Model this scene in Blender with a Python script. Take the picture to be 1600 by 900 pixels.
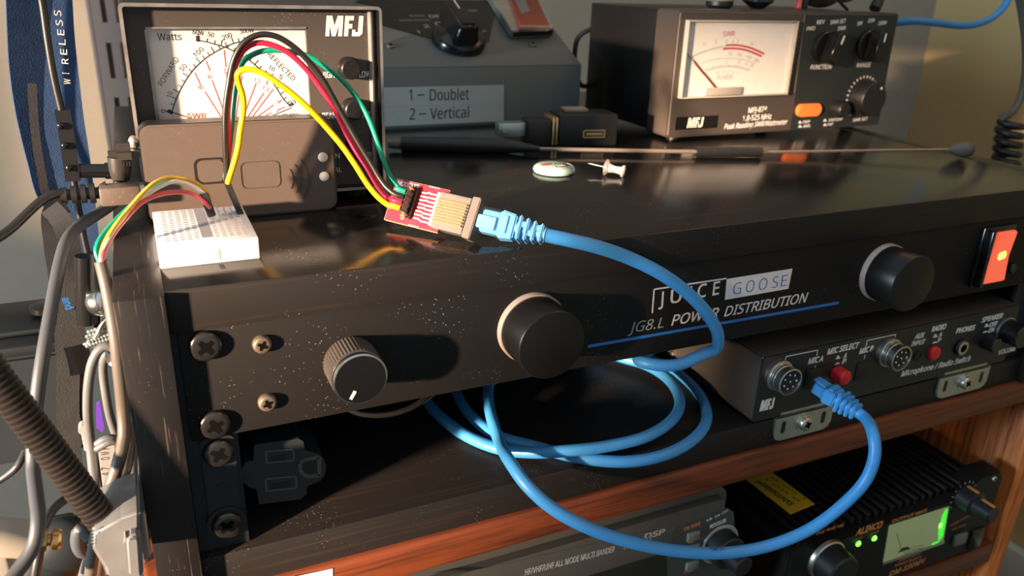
import bpy, bmesh, math, random
from mathutils import Vector as V, Matrix
random.seed(7)
for o in list(bpy.data.objects): bpy.data.objects.remove(o)
scn = bpy.context.scene
COL = scn.collection
S = 0.001                                   # everything below is written in millimetres

# ------------------------------------------------------------------ camera
CC = V((-2.958, -273.141, 118.690)); CR = V((0.90785895, -0.41799364, 0.03276351)); CU = V((0.12614755, 0.34683477, 0.92940435)); CF = V((0.39984863, 0.83963501, -0.36760592)); FL = 1246.527
cd = bpy.data.cameras.new('camera'); cam = bpy.data.objects.new('camera', cd); COL.objects.link(cam)
cam.matrix_world = Matrix(((CR.x, CU.x, -CF.x, CC.x*S), (CR.y, CU.y, -CF.y, CC.y*S), (CR.z, CU.z, -CF.z, CC.z*S), (0, 0, 0, 1)))
cd.sensor_width = 36; cd.lens = 36*FL/1600; cd.clip_start = 0.01; cd.clip_end = 50
cd.dof.use_dof = True; cd.dof.focus_distance = 0.345; cd.dof.aperture_fstop = 14
scn.camera = cam

# ------------------------------------------------------------------ world, sun, exposure
scn.view_settings.view_transform = 'Standard'; scn.view_settings.look = 'None'
scn.view_settings.exposure = 0.0; scn.view_settings.gamma = 1.0; scn.view_settings.use_curve_mapping = False
w = bpy.data.worlds.new('room_light'); scn.world = w; w.use_nodes = True
# soft room light: brightest from the window side (left) and above, dim from the right and below
_N, _L = w.node_tree.nodes, w.node_tree.links
_tc = _N.new('ShaderNodeTexCoord'); _dot = _N.new('ShaderNodeVectorMath'); _dot.operation = 'DOT_PRODUCT'; _dot.inputs[1].default_value = (-0.70, -0.25, 0.67)
_L.new(_tc.outputs['Generated'], _dot.inputs[0])
_mr = _N.new('ShaderNodeMapRange'); _mr.inputs['From Min'].default_value = -0.6; _mr.inputs['From Max'].default_value = 1.0; _mr.inputs['To Min'].default_value = 0.17; _mr.inputs['To Max'].default_value = 0.75
_L.new(_dot.outputs['Value'], _mr.inputs['Value']); _L.new(_mr.outputs['Result'], _N['Background'].inputs[1])
_N['Background'].inputs[0].default_value = (0.72, 0.88, 1.0, 1)
SUN = V((2.1, 1.0, -0.30)).normalized()
sd = bpy.data.lights.new('low_sun', 'SUN'); sd.energy = 26.0; sd.angle = math.radians(3.0); sd.color = (1.0, 0.70, 0.46)
so = bpy.data.objects.new('low_sun', sd); COL.objects.link(so); so.rotation_euler = SUN.to_track_quat('-Z', 'Y').to_euler(); so.location = (-1.2, -.6, .5)

# added cool area light before the left wall, standing in for sky
ad_ = bpy.data.lights.new('sky_fill', 'AREA'); ad_.shape = 'RECTANGLE'; ad_.size = .34; ad_.size_y = .26; ad_.energy = 34; ad_.color = (0.62, 0.85, 1.0)
ao = bpy.data.objects.new('sky_fill', ad_); COL.objects.link(ao); ao.location = (-1.585, -.12, .215); ao.rotation_euler = V((1, 0.12, -.05)).to_track_quat('-Z', 'Z').to_euler()

# ------------------------------------------------------------------ helpers
def ray(u, v): return CF + CR*((u-800)/FL) - CU*((v-450)/FL)
def onp(u, v, p, n):
    d = ray(u, v); return CC + d*((V(p)-CC).dot(n)/d.dot(n))
def at(u, v, y): return onp(u, v, (0, y, 0), V((0, 1, 0)))
def atz(u, v, z): return onp(u, v, (0, 0, z), V((0, 0, 1)))
def atx(u, v, x): return onp(u, v, (x, 0, 0), V((1, 0, 0)))
def lin(h):
    h = h.lstrip('#'); r = []
    for i in (0, 2, 4):
        c = int(h[i:i+2], 16)/255; r.append(c/12.92 if c <= .04045 else ((c+.055)/1.055)**2.4)
    return tuple(r)
M = {}
def mk(name, col, rough=.5, metal=0., spec=.5, dust=0., mott=0., coat=0., emit=0., bump=0., bscale=900.):
    m = bpy.data.materials.new(name); m.use_nodes = True; nt = m.node_tree; N = nt.nodes; L = nt.links
    b = N['Principled BSDF']; c = lin(col) if isinstance(col, str) else col
    b.inputs['Roughness'].default_value = rough; b.inputs['Metallic'].default_value = metal
    b.inputs['Specular IOR Level'].default_value = spec; b.inputs['Coat Weight'].default_value = coat
    tc = N.new('ShaderNodeTexCoord')
    no = N.new('ShaderNodeTexNoise'); no.inputs['Scale'].default_value = 160; no.inputs['Detail'].default_value = 3
    L.new(tc.outputs['Object'], no.inputs['Vector'])
    mx = N.new('ShaderNodeMix'); mx.data_type = 'RGBA'
    k = mott if mott else .06
    mx.inputs['A'].default_value = tuple(x*(1-k) for x in c)+(1,); mx.inputs['B'].default_value = tuple(min(1, x*(1+k)) for x in c)+(1,)
    L.new(no.outputs['Fac'], mx.inputs['Factor']); out = mx.outputs['Result']
    if dust:
        vo = N.new('ShaderNodeTexVoronoi'); vo.inputs['Scale'].default_value = 640; L.new(tc.outputs['Object'], vo.inputs['Vector'])
        lt = N.new('ShaderNodeMath'); lt.operation = 'LESS_THAN'; lt.inputs[1].default_value = .135; L.new(vo.outputs['Distance'], lt.inputs[0])
        n2 = N.new('ShaderNodeTexNoise'); n2.inputs['Scale'].default_value = 38; n2.inputs['Detail'].default_value = 2; L.new(tc.outputs['Object'], n2.inputs['Vector'])
        mr = N.new('ShaderNodeMapRange'); mr.inputs['From Min'].default_value = .50; mr.inputs['From Max'].default_value = .72; mr.inputs['To Max'].default_value = dust
        L.new(n2.outputs['Fac'], mr.inputs['Value'])
        mu = N.new('ShaderNodeMath'); mu.operation = 'MULTIPLY'; L.new(lt.outputs[0], mu.inputs[0]); L.new(mr.outputs['Result'], mu.inputs[1])
        m2 = N.new('ShaderNodeMix'); m2.data_type = 'RGBA'; m2.inputs['B'].default_value = (.5, .46, .42, 1)
        L.new(mu.outputs[0], m2.inputs['Factor']); L.new(out, m2.inputs['A']); out = m2.outputs['Result']
    L.new(out, b.inputs['Base Color'])
    if bump:
        nb = N.new('ShaderNodeTexNoise'); nb.inputs['Scale'].default_value = bscale; nb.inputs['Detail'].default_value = 2; L.new(tc.outputs['Object'], nb.inputs['Vector'])
        bp = N.new('ShaderNodeBump'); bp.inputs['Strength'].default_value = bump; bp.inputs['Distance'].default_value = .0004
        L.new(nb.outputs['Fac'], bp.inputs['Height']); L.new(bp.outputs['Normal'], b.inputs['Normal'])
    if emit:
        b.inputs['Emission Color'].default_value = c+(1,); b.inputs['Emission Strength'].default_value = emit
    M[name] = m; return m
def mk_wood(name, c0, c1, scale, lo, hi, rough, spec=.5, bump=.0, dust=0.):
    """grain: noise stretched by a per-axis scale (small = along the grain)"""
    m = mk(name, c0, rough, spec=spec, dust=dust); nt = m.node_tree; N = nt.nodes; L = nt.links; b = N['Principled BSDF']
    tc = N.new('ShaderNodeTexCoord'); mp = N.new('ShaderNodeMapping'); mp.inputs['Scale'].default_value = scale
    L.new(tc.outputs['Object'], mp.inputs['Vector'])
    no = N.new('ShaderNodeTexNoise'); no.inputs['Scale'].default_value = 1; no.inputs['Detail'].default_value = 4; no.inputs['Roughness'].default_value = .6
    L.new(mp.outputs['Vector'], no.inputs['Vector'])
    mr = N.new('ShaderNodeMapRange'); mr.inputs['From Min'].default_value = lo; mr.inputs['From Max'].default_value = hi; L.new(no.outputs['Fac'], mr.inputs['Value'])
    mx = N.new('ShaderNodeMix'); mx.data_type = 'RGBA'; old = b.inputs['Base Color'].links[0].from_socket
    L.new(old, mx.inputs['A']); mx.inputs['B'].default_value = lin(c1)+(1,); L.new(mr.outputs['Result'], mx.inputs['Factor'])
    L.new(mx.outputs['Result'], b.inputs['Base Color'])
    if bump:
        bp = N.new('ShaderNodeBump'); bp.inputs['Strength'].default_value = bump; bp.inputs['Distance'].default_value = .0004
        L.new(no.outputs['Fac'], bp.inputs['Height']); L.new(bp.outputs['Normal'], b.inputs['Normal'])
    return m
def mk_clear(name, tint=(1, 1, 1), gloss=.07, rough=.03):
    m = bpy.data.materials.new(name); m.use_nodes = True; nt = m.node_tree; N = nt.nodes; L = nt.links
    N.remove(N['Principled BSDF'])
    t = N.new('ShaderNodeBsdfTransparent'); t.inputs[0].default_value = tint+(1,)
    g = N.new('ShaderNodeBsdfGlossy'); g.inputs['Roughness'].default_value = rough
    fr = N.new('ShaderNodeFresnel'); fr.inputs['IOR'].default_value = 1.45
    ad = N.new('ShaderNodeMath'); ad.operation = 'MULTIPLY'; ad.inputs[1].default_value = gloss/.04; L.new(fr.outputs[0], ad.inputs[0])
    ge = N.new('ShaderNodeNewGeometry'); sb = N.new('ShaderNodeMath'); sb.operation = 'SUBTRACT'; sb.inputs[0].default_value = 1; L.new(ge.outputs['Backfacing'], sb.inputs[1])
    a2 = N.new('ShaderNodeMath'); a2.operation = 'MULTIPLY'; a2.use_clamp = True; L.new(ad.outputs[0], a2.inputs[0]); L.new(sb.outputs[0], a2.inputs[1]); ad = a2
    mx = N.new('ShaderNodeMixShader'); L.new(ad.outputs[0], mx.inputs[0]); L.new(t.outputs[0], mx.inputs[1]); L.new(g.outputs[0], mx.inputs[2])
    L.new(mx.outputs[0], N['Material Output'].inputs[0]); M[name] = m; return m

def B(): return bmesh.new()
def merge(bm, t, mat=None):
    if mat is not None: bmesh.ops.transform(t, matrix=mat, verts=t.verts)
    me = bpy.data.meshes.new('tmp'); t.to_mesh(me); t.free(); bm.from_mesh(me); bpy.data.meshes.remove(me); return bm
def box(bm, x0, x1, y0, y1, z0, z1, bev=0, mat=None, seg=2):
    t = B(); bmesh.ops.create_cube(t, size=1)
    for v in t.verts: v.co = V(((x0+x1)/2+v.co.x*(x1-x0), (y0+y1)/2+v.co.y*(y1-y0), (z0+z1)/2+v.co.z*(z1-z0)))
    if bev: bmesh.ops.bevel(t, geom=t.edges[:], offset=bev, segments=seg, affect='EDGES', profile=.5)
    return merge(bm, t, mat)
def basis(ax):
    ax = V(ax).normalized(); h = V((0, 0, 1)) if abs(ax.z) < .9 else V((1, 0, 0))
    a = ax.cross(h).normalized(); return ax, a, ax.cross(a)
def lathe(bm, c, ax, prof, seg=40, rfun=None):
    ax, a, b = basis(ax); c = V(c); rings = []
    for r, h in prof:
        ring = []
        for i in range(seg):
            t = 2*math.pi*i/seg; rr = r if rfun is None else rfun(r, i, h)
            ring.append(bm.verts.new(c+ax*h+(a*math.cos(t)+b*math.sin(t))*max(rr, 1e-4)))
        rings.append(ring)
    for p, q in zip(rings, rings[1:]):
        for i in range(seg): bm.faces.new((p[i], p[(i+1) % seg], q[(i+1) % seg], q[i]))
    bm.faces.new(rings[0][::-1]); bm.faces.new(rings[-1]); return bm
def cyl(bm, p, q, r, seg=24, r2=None):
    p, q = V(p), V(q); return lathe(bm, p, q-p, [(r, 0), (r if r2 is None else r2, (q-p).length)], seg)
def ball(bm, c, r, sc=(1, 1, 1), seg=20):
    t = B(); bmesh.ops.create_uvsphere(t, u_segments=seg, v_segments=seg//2+2, radius=1)
    for v in t.verts: v.co = V(c)+V((v.co.x*r*sc[0], v.co.y*r*sc[1], v.co.z*r*sc[2]))
    return merge(bm, t)
def curve(pts, step=2.5):
    P = [V(p) for p in pts]; P = [P[0]*2-P[1]]+P+[P[-1]*2-P[-2]]; out = []
    for i in range(1, len(P)-2):
        a, b, c, d = P[i-1:i+3]; n = max(2, int((c-b).length/step))
        t0 = 0; t1 = max((b-a).length, 1e-3)**.5; t2 = t1+max((c-b).length, 1e-3)**.5; t3 = t2+max((d-c).length, 1e-3)**.5
        for k in range(n):
            t = t1+(t2-t1)*k/n
            A1 = a*((t1-t)/(t1-t0))+b*((t-t0)/(t1-t0)); A2 = b*((t2-t)/(t2-t1))+c*((t-t1)/(t2-t1)); A3 = c*((t3-t)/(t3-t2))+d*((t-t2)/(t3-t2))
            B1 = A1*((t2-t)/(t2-t0))+A2*((t-t0)/(t2-t0)); B2 = A2*((t3-t)/(t3-t1))+A3*((t-t1)/(t3-t1))
            out.append(B1*((t2-t)/(t2-t1))+B2*((t-t1)/(t2-t1)))
    out.append(P[-2]); return out
def frames(path, up=V((0, 0, 1))):
    T = []; n = len(path)
    for i in range(n): T.append((path[min(i+1, n-1)]-path[max(i-1, 0)]).normalized())
    a = up-T[0]*up.dot(T[0])
    if a.length < 1e-3: a = V((1, 0, 0))-T[0]*T[0].x
    a.normalize(); fr = []
    for t in T:
        a = a-t*a.dot(t); a.normalize(); fr.append((t, a.copy(), t.cross(a)))
    return fr
def tube(bm, pts, r, seg=12, smooth=True, step=2.5, rx=None, up=V((0, 0, 1)), rf=None):
    path = curve(pts, step) if smooth else [V(p) for p in pts]; fr = frames(path, up); rings = []
    for k, (p, (t, a, b)) in enumerate(zip(path, fr)):
        q = r if rf is None else rf(k/(len(path)-1))
        rings.append([bm.verts.new(p+a*math.sin(2*math.pi*i/seg)*q+b*math.cos(2*math.pi*i/seg)*(q if rx is None else rx)) for i in range(seg)])
    for p, q in zip(rings, rings[1:]):
        for i in range(seg): bm.faces.new((p[i], q[i], q[(i+1) % seg], p[(i+1) % seg]))
    bm.faces.new(rings[0]); bm.faces.new(rings[-1][::-1]); return path
def prism(bm, pts, n, d):
    """closed polygon (3-D points) pushed d along n"""
    n = V(n); a = [bm.verts.new(V(p)) for p in pts]; b = [bm.verts.new(V(p)+n*d) for p in pts]; k = len(a)
    bm.faces.new(a); bm.faces.new(b[::-1])
    for i in range(k): bm.faces.new((a[i], b[i], b[(i+1) % k], a[(i+1) % k]))
    bmesh.ops.recalc_face_normals(bm, faces=bm.faces[:]); return bm
def rrect(x0, x1, y0, y1, r, n=6):
    P = []
    for cx, cy, s in ((x1-r, y0+r, -90), (x1-r, y1-r, 0), (x0+r, y1-r, 90), (x0+r, y0+r, 180)):
        for i in range(n+1):
            t = math.radians(s+90*i/n); P.append((cx+r*math.cos(t), cy+r*math.sin(t)))
    return P
class Pl:
    """a flat face: point, normal towards the viewer, x and y directions on it"""
    def __init__(s, p, n=(0, -1, 0), x=(1, 0, 0)):
        s.p = V(p); s.n = V(n).normalized(); s.x = V(x).normalized(); s.y = s.n.cross(s.x)
    def __call__(s, u, v): return onp(u, v, s.p, s.n)
    def xy(s, x, y, d=0): return s.p+s.x*x+s.y*y+s.n*d
    def loc(s, q): q = q-s.p; return q.dot(s.x), q.dot(s.y)
def FY(y): return Pl((0, y, 0))
def ppoly(bm, pl, uv, d=.1, base=0.02): return prism(bm, [pl(u, v)+pl.n*base for u, v in uv], pl.n, d)
def lpoly(bm, pl, xy, d=.1, base=0.02): return prism(bm, [pl.xy(x, y, base) for x, y in xy], pl.n, d)
def line(bm, pl, a, b, wd, d=.08, base=.03):
    a, b = V(a), V(b); t = (b-a).normalized(); s = pl.n.cross(t)*wd/2
    return prism(bm, [a-s+pl.n*base, b-s+pl.n*base, b+s+pl.n*base, a+s+pl.n*base], pl.n, d)
def arc(bm, pl, c, r, a0, a1, wd, d=.08, base=.03, n=40):
    I, O = [], []
    for i in range(n+1):
        t = math.radians(a0+(a1-a0)*i/n); O.append((c[0]+(r+wd/2)*math.cos(t), c[1]+(r+wd/2)*math.sin(t))); I.append((c[0]+(r-wd/2)*math.cos(t), c[1]+(r-wd/2)*math.sin(t)))
    for i in range(n): prism(bm, [pl.xy(*q, base) for q in (I[i], O[i], O[i+1], I[i+1])], pl.n, d)
def pathline(bm, pl, uv, wd, d=.08, base=.03):
    P = [pl(*q) for q in uv]
    for a, b in zip(P, P[1:]): line(bm, pl, a, b, wd, d, base)
_txt = {}
FONT = None
try: FONT = bpy.data.fonts.load(bpy.utils.system_resource('DATAFILES', path='fonts')+'/NotoSansHebrew-Regular.woff2')
except Exception: FONT = None
def glyphs(s, bold=0):
    k = (s, bold)
    if k not in _txt:
        cu = bpy.data.curves.new('t', 'FONT'); cu.body = s; cu.font = FONT or cu.font; cu.size = 1; cu.resolution_u = 3; cu.offset = bold; cu.extrude = .02
        o = bpy.data.objects.new('t', cu); COL.objects.link(o); bpy.context.view_layer.update()
        me = bpy.data.meshes.new_from_object(o.evaluated_get(bpy.context.evaluated_depsgraph_get()))
        vs = [v.co.copy() for v in me.vertices]; fs = [tuple(p.vertices) for p in me.polygons]
        bpy.data.objects.remove(o); bpy.data.curves.remove(cu); bpy.data.meshes.remove(me); _txt[k] = (vs, fs)
    return _txt[k]
def capH(): 
    vs, _ = glyphs('H', 0); return max(v.y for v in vs)-min(v.y for v in vs)
def text(bm, pl, s, a, b, h, bold=0., shear=0., d=.07, base=.03):
    """writing on a flat face from point a to point b (baseline), capitals h mm high"""
    a, b = V(a), V(b); vs, fs = glyphs(s, bold); x0 = min(v.x for v in vs); x1 = max(v.x for v in vs)
    xd = (b-a); wd = xd.length; xd.normalize(); yd = pl.n.cross(xd); k = h/capH()
    nv = [bm.verts.new(a+xd*((v.x-x0)/(x1-x0)*wd+v.y*k*shear)+yd*(v.y*k)+pl.n*(base+(d if v.z > 0 else 0))) for v in vs]
    for f in fs:
        try: bm.faces.new([nv[i] for i in f])
        except ValueError: pass
def ptext(bm, pl, s, uv0, uv1, h, **k): text(bm, pl, s, pl(*uv0), pl(*uv1), h, **k)
def mid(bm, pl, s, c, wd, h, **k): text(bm, pl, s, pl.xy(c[0]-wd/2, c[1]-h/2), pl.xy(c[0]+wd/2, c[1]-h/2), h, **k)

def MFJ(bm, pl, a, b, d=.15):
    """the three heavy block capitals of the meter maker, between lower-left pixel a and upper-right pixel b"""
    p, q = pl(*a), pl(*b); w = q.x-p.x; h = q.z-p.z; X = lambda x, y: p+V((w*(x+y*.06)/1.06, 0, h*y))+pl.n*.03
    for P in ([(0, 0), (.10, 0), (.10, .55), (.17, 0), (.27, 0), (.34, .55), (.34, 0), (.45, 0), (.45, 1), (.30, 1), (.225, .5), (.15, 1), (0, 1)],
              [(.50, 0), (.61, 0), (.61, .38), (.71, .38), (.71, .6), (.61, .6), (.61, .78), (.74, .78), (.74, 1), (.50, 1)],
              [(.72, 0), (.92, 0), (1, .12), (1, 1), (.88, 1), (.88, .2), (.80, .2), (.80, .32), (.72, .32), (.72, .12)]):
        prism(bm, [X(*c) for c in P], pl.n, d)
LOC = {}
def _link(name, bm, mat, o_loc, parent):
    bmesh.ops.recalc_face_normals(bm, faces=bm.faces[:])
    for v in bm.verts: v.co = (v.co-o_loc)*S
    me = bpy.data.meshes.new(name); bm.to_mesh(me); bm.free()
    for p in me.polygons: p.use_smooth = True
    me.set_sharp_from_angle(angle=math.radians(38))
    me.materials.append(M[mat] if isinstance(mat, str) else mat)
    o = bpy.data.objects.new(name, me); COL.objects.link(o)
    if parent is None: o.location = o_loc*S
    else: o.parent = parent
    LOC[o.name] = o_loc; return o
def tag(o, label, cat, group=None):
    o['label'] = label; o['category'] = cat
    if group: o['group'] = group
    return o
def thing(name, label, cat, loc, group=None):
    o = bpy.data.objects.new(name, None); o.empty_display_size = .01; COL.objects.link(o); o.location = V(loc)*S; LOC[o.name] = V(loc)
    return tag(o, label, cat, group)
def part(name, bm, mat, parent, label=None):
    o = _link(name, bm, mat, LOC[parent.name], parent)
    if label: o['label'] = label
    return o
def solo(name, bm, mat, label, cat, loc, group=None): return tag(_link(name, bm, mat, V(loc), None), label, cat, group)
def struct(name, bm, mat, loc=(0, 0, 0)):
    o = _link(name, bm, mat, V(loc), None); o['kind'] = 'structure'; return o
def screw(c, n, r, parent, mat='screw_dark', h=None, wash=False):
    """pan-head screw with a cross recess"""
    c = V(c); n = V(n).normalized(); h = h or r*.55; bm = B()
    if wash: lathe(bm, c, n, [(r*1.3, 0), (r*1.3, .7), (r*.9, .75)], 28); c = c+n*.7
    lathe(bm, c, n, [(r, 0), (r, h*.5), (r*.95, h*.75), (r*.85, h*.92), (r*.7, h), (r*.45, h)], 32)
    o = part('screw', bm, mat, parent)
    _, a, b = basis(n); bm = B(); k = random.random()*1.2+.3; a, b = a*math.cos(k)+b*math.sin(k), b*math.cos(k)-a*math.sin(k); tp = c+n*(h+.02)
    for s, t, d_ in ((a, b, .1), (b, a, .14)):
        prism(bm, [tp+s*r*.56-t*r*.13, tp+s*r*.56+t*r*.13, tp+t*r*.24, tp-s*r*.56+t*r*.13, tp-s*r*.56-t*r*.13, tp-t*r*.24], n, d_)
    part('cross_recess', bm, 'recess', o); return o

# ------------------------------------------------------------------ materials
mk('wall_paint', (.35, .30, .235), .9, spec=.2, mott=.04)
mk('floor_dark', '#4a4238', .7, mott=.3)
mk('trim_white', '#c9c6b4', .6)
mk('wall_far', (.52, .36, .17), .9, spec=.2)  # back-wall paint again, warmer to carry its dimmer light
mk_wood('ash_top', (.0062, .0056, .0056), '#4a4038', (14, 900, 900), .60, .80, .155, spec=.8, bump=.08, dust=.5)
mk_wood('ash_side', (.0125, .011, .011), '#7a6a5e', (1300, 30, 34), .63, .75, .36, spec=.5, bump=.12, dust=.3)
mk_wood('ash_front', (.012, .0105, .0105), '#33281f', (10, 700, 500), .58, .8, .5, spec=.25, bump=.1, dust=.5)
mk_wood('oak', '#70361c', '#40200e', (14, 230, 330), .44, .68, .5, spec=.4, bump=.15)
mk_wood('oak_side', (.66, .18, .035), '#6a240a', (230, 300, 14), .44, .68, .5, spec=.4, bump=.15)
mk('panel_black', (.0070, .0066, .0068), .6, spec=.22, dust=.5, bump=.05)
mk('chassis_black', (.006, .006, .0065), .5)
mk('rail_steel', (.012, .016, .021), .45, spec=.4, metal=.0)
mk('knob_black', (.008, .0078, .008), .36, spec=.3, dust=.12)
mk('knob_ring', (.34, .28, .25), .55)  # pinkish tone carries the low sun caught by the knob collars
mk('knurl', (.06, .05, .045), .5, dust=.3)
mk('screw_dark', (.075, .07, .067), .26, metal=.85)
mk('screw_dust', (.18, .14, .11), .5, metal=.6)
mk('recess', (.003, .003, .003), .8, spec=.05)
mk('chrome', (.75, .73, .70), .22, metal=1)
mk('nickel', (.62, .60, .55), .32, metal=1)
mk('zinc', (.46, .50, .475), .36, metal=.9, mott=.15)
mk('white_ink', (.70, .69, .68), .6)
mk('grey_ink', (.33, .34, .35), .6)
mk('blue_ink', (.02, .16, .55), .5)
mk('orange_ink', (.55, .20, .06), .6)
mk('dark_ink', (.03, .027, .027), .7)
mk('red_ink', (.50, .06, .07), .7)
mk('logo_white', (.72, .70, .68), .5)
mk('plastic_black', (.010, .010, .011), .42, dust=.08, bump=.08)
mk('gloss_black', (.007, .007, .0075), .2, spec=.5)
mk('mic_black', (.050, .042, .038), .5, bump=.05)
mk('mic_front', (.013, .016, .0165), .42, spec=.4)
mk('red_cap', (.62, .012, .022), .4)
mk('socket_dark', (.005, .005, .005), .5)
mk('outlet_plastic', (.016, .020, .026), .4)
mk('outlet_rim', (.075, .07, .068), .5)
mk('ts_grey', (.062, .062, .058), .45, spec=.5, bump=.03)
mk('ts_panel', (.045, .050, .048), .5)
mk('ts_glass', (.018, .021, .018), .2)
mk('ts_button', (.14, .14, .13), .5)
mk('ali_black', (.006, .006, .006), .5, spec=.3)
mk('ali_panel', (.035, .042, .042), .5)
mk('label_yellow', (.62, .40, .015), .6)
mk('meter_lit', (.30, .36, .17), .5, emit=.22)
mk('led_green', (.10, 1.0, .04), .4, emit=6)
mk('led_glow', (.05, .8, .04), .4, emit=.9)
mk('lamp_orange', (.95, .14, .07), .35, emit=.7)
mk('lamp_core', (1.0, .50, .05), .4, emit=5)
mk('paper', (.80, .76, .72), .6); mk('label_shaded', (.30, .335, .315), .6)  # second one: white paper darkened for the shade behind the meter

# ------------------------------------------------------------------ the room
ZF = -760
bm = B(); box(bm, -1700, 1400, 640, 700, ZF, 1500); struct('wall_back', bm, 'wall_paint')
bm = B(); box(bm, 1140, 1200, -1500, 640, ZF, 1500); struct('wall_right', bm, 'wall_far')
bm = B(); box(bm, -1700, 1200, -1500, 700, ZF-40, ZF); struct('floor', bm, 'floor_dark')
bm = B(); box(bm, 1122, 1140, -1500, 640, ZF, ZF+90, 4); struct('baseboard_right', bm, 'trim_white')
bm = B(); box(bm, -1700, 1122, 622, 640, ZF, ZF+90, 4); struct('baseboard_back', bm, 'trim_white')
# unseen left wall, its openings shaped to trim the low sun
WY0, WY1, WZ0, WZ1, WM = -814, 60, 75, 352, -575
bm = B()
box(bm, -1660, -1600, -5000, -930, ZF, 1500); box(bm, -1660, -1600, -930, WY0, ZF, 75); box(bm, -1660, -1600, -930, WY0, WZ1, 1500); box(bm, -1660, -1600, WY1, 640, ZF, 1500)
box(bm, -1660, -1600, WY0, WM, ZF, WZ0); box(bm, -1660, -1600, WM, -300, ZF, 1500); box(bm, -1660, -1600, -300, -150, ZF, 1500); box(bm, -1660, -1600, -89, WY1, ZF, 1500); box(bm, -1660, -1600, -150, -89, ZF, 60); box(bm, -1660, -1600, WY0, WY1, WZ1, 1500); struct('wall_left', bm, 'wall_paint')
bm = B()
for k in range(5): box(bm, -1603, -1601, WY0-22-k*22, WY0-22-k*22+20.1, 75, WZ1)
struct('sun_slats', bm, 'trim_white')  # unseen slats added to dim the sun towards the right
bm = B()
box(bm, -1600, -1588, WY0-180, WY0-120, WZ0-60, WZ1+60, 2); box(bm, -1600, -1588, WY1, WY1+60, WZ0-60, WZ1+60, 2)
box(bm, -1600, -1588, WY0, WY1, WZ1, WZ1+60, 2); box(bm, -1600, -1570, WY0-180, WY1+60, 50, 75, 2); struct('window_1', bm, 'trim_white')

# ------------------------------------------------------------------ desk
d = thing('wooden_desk', 'orange-brown oak desk shelf unit carrying the black rack cabinet', 'desk', (250, 0, ZF))
bm = B(); box(bm, -24, 531, -4, 460, -129.5, -112.6, 2.2, seg=3); part('shelf', bm, 'oak', d)
bm = B(); box(bm, 513, 531, -3, 460, ZF, -129.6, 1); part('side_panel', bm, 'oak_side', d)
bm = B(); box(bm, -24, -7, -3, 460, ZF, -129.6, 1); part('side_panel', bm, 'oak_side', d)
bm = B(); box(bm, -6.9, 512.9, -3, 440, -264, -247, 1.5); part('lower_shelf', bm, 'oak', d)
bm = B(); box(bm, -6.9, 512.9, 441, 459, ZF, -130, .5); part('added_back', bm, 'oak', d)  # unseen back added to keep the bay dark
pl = FY(-4)
bm = B(); ppoly(bm, pl, [(455, 902), (519.5, 888), (521, 925), (456, 940)], .25)
solo('paper_label', bm, 'paper', 'small blank white label stuck on the orange wooden shelf edge', 'label', (40, -4, -122))

# ------------------------------------------------------------------ rack cabinet
ZT = 15.66; XL, XLi, XRi, XR = -17.7, -2.05, 484.65, 500.3
rk = thing('rack_cabinet', 'black ash wood rack cabinet standing on the wooden desk shelf', 'rack cabinet', (240, 0, -112.5))
for a, b in ((XL, XLi-.05), (XRi+.05, XR)):
    bm = B(); box(bm, a, b, -5.4, 400, -112.5, ZT, .45); part('side_panel', bm, 'ash_side', rk)
bm = B(); box(bm, XLi, XRi, -.7, 400, .1, ZT, .2); tp_ = part('top_panel', bm, 'ash_top', rk)
bm = B(); box(bm, XLi, XRi, -1.5, -.7, .1, ZT-.02, .2); part('edge_band', bm, 'ash_front', tp_)
bm = B(); box(bm, XLi, XRi, -1, 400, -112.5, -96, .35); part('bottom_panel', bm, 'ash_front', rk)
bm = B(); box(bm, XLi, XRi, 385, 399, -95.9, 0); part('added_back', bm, 'ash_front', rk)  # unseen back added so the cabinet opening stays dark
for a, b in ((-1.9, 16.5), (466, 484.5)):
    bm = B(); box(bm, a, b, 3.2, 5.2, -95.8, 0); box(bm, a if a < 0 else b-2, a+2 if a < 0 else b, 5.2, 25, -95.8, 0); part('rack_rail', bm, 'rail_steel', rk)

# ------------------------------------------------------------------ power distribution unit
pd = thing('power_distribution_unit', 'black rack power unit with round knobs and lit orange switch, in the cabinet top slot', 'power unit', (241, 0, -44))
bm = B(); box(bm, .2, 482.4, 0, 3, -44, -.4, .4); part('front_panel', bm, 'panel_black', pd)
bm = B(); box(bm, 20, 462, 3.1, 190, -42.5, -2, 1); part('chassis', bm, 'chassis_black', pd)
screw((8.75, 0, -6.35), (0, -1, 0), 5.6, pd, h=2.6); screw((8.75, 0, -38.1), (0, -1, 0), 5.6, pd, h=2.6)
for z in (-8.9, -32.8): screw((27.7, 0, z), (0, -1, 0), 3.4, pd, 'screw_dust', h=2.6)
# dimmer knob, knurled
bm = B(); lathe(bm, (59.3, 0, -21.6), (0, -1, 0), [(10.4, .6), (10.4, 12.6)], 96, lambda r, i, h: r-(.35 if i % 2 else 0)); kn = part('dimmer_knob', bm, 'knurl', pd)
bm = B(); lathe(bm, (59.3, 0, -21.6), (0, -1, 0), [(10.0, 12.7), (10.0, 13.4), (9.75, 13.5)], 48); lathe(bm, (59.3, 0, -21.6), (0, -1, 0), [(10.15, 15.2), (10.15, 16.2), (9.7, 16.5)], 48); part('bright_rim', bm, 'chrome', kn)
bm = B(); lathe(bm, (59.3, 0, -21.6), (0, -1, 0), [(9.9, 12.7), (9.9, 15.2), (9.6, 16.4), (9.5, 16.55)], 48); part('knob_cap', bm, 'gloss_black', kn)
bm = B(); pl = Pl((59.3, -16.6, -21.6)); line(bm, pl, pl(548, 624), pl(555, 611), 1.15, .15, 0); part('pointer', bm, 'logo_white', kn)
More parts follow.
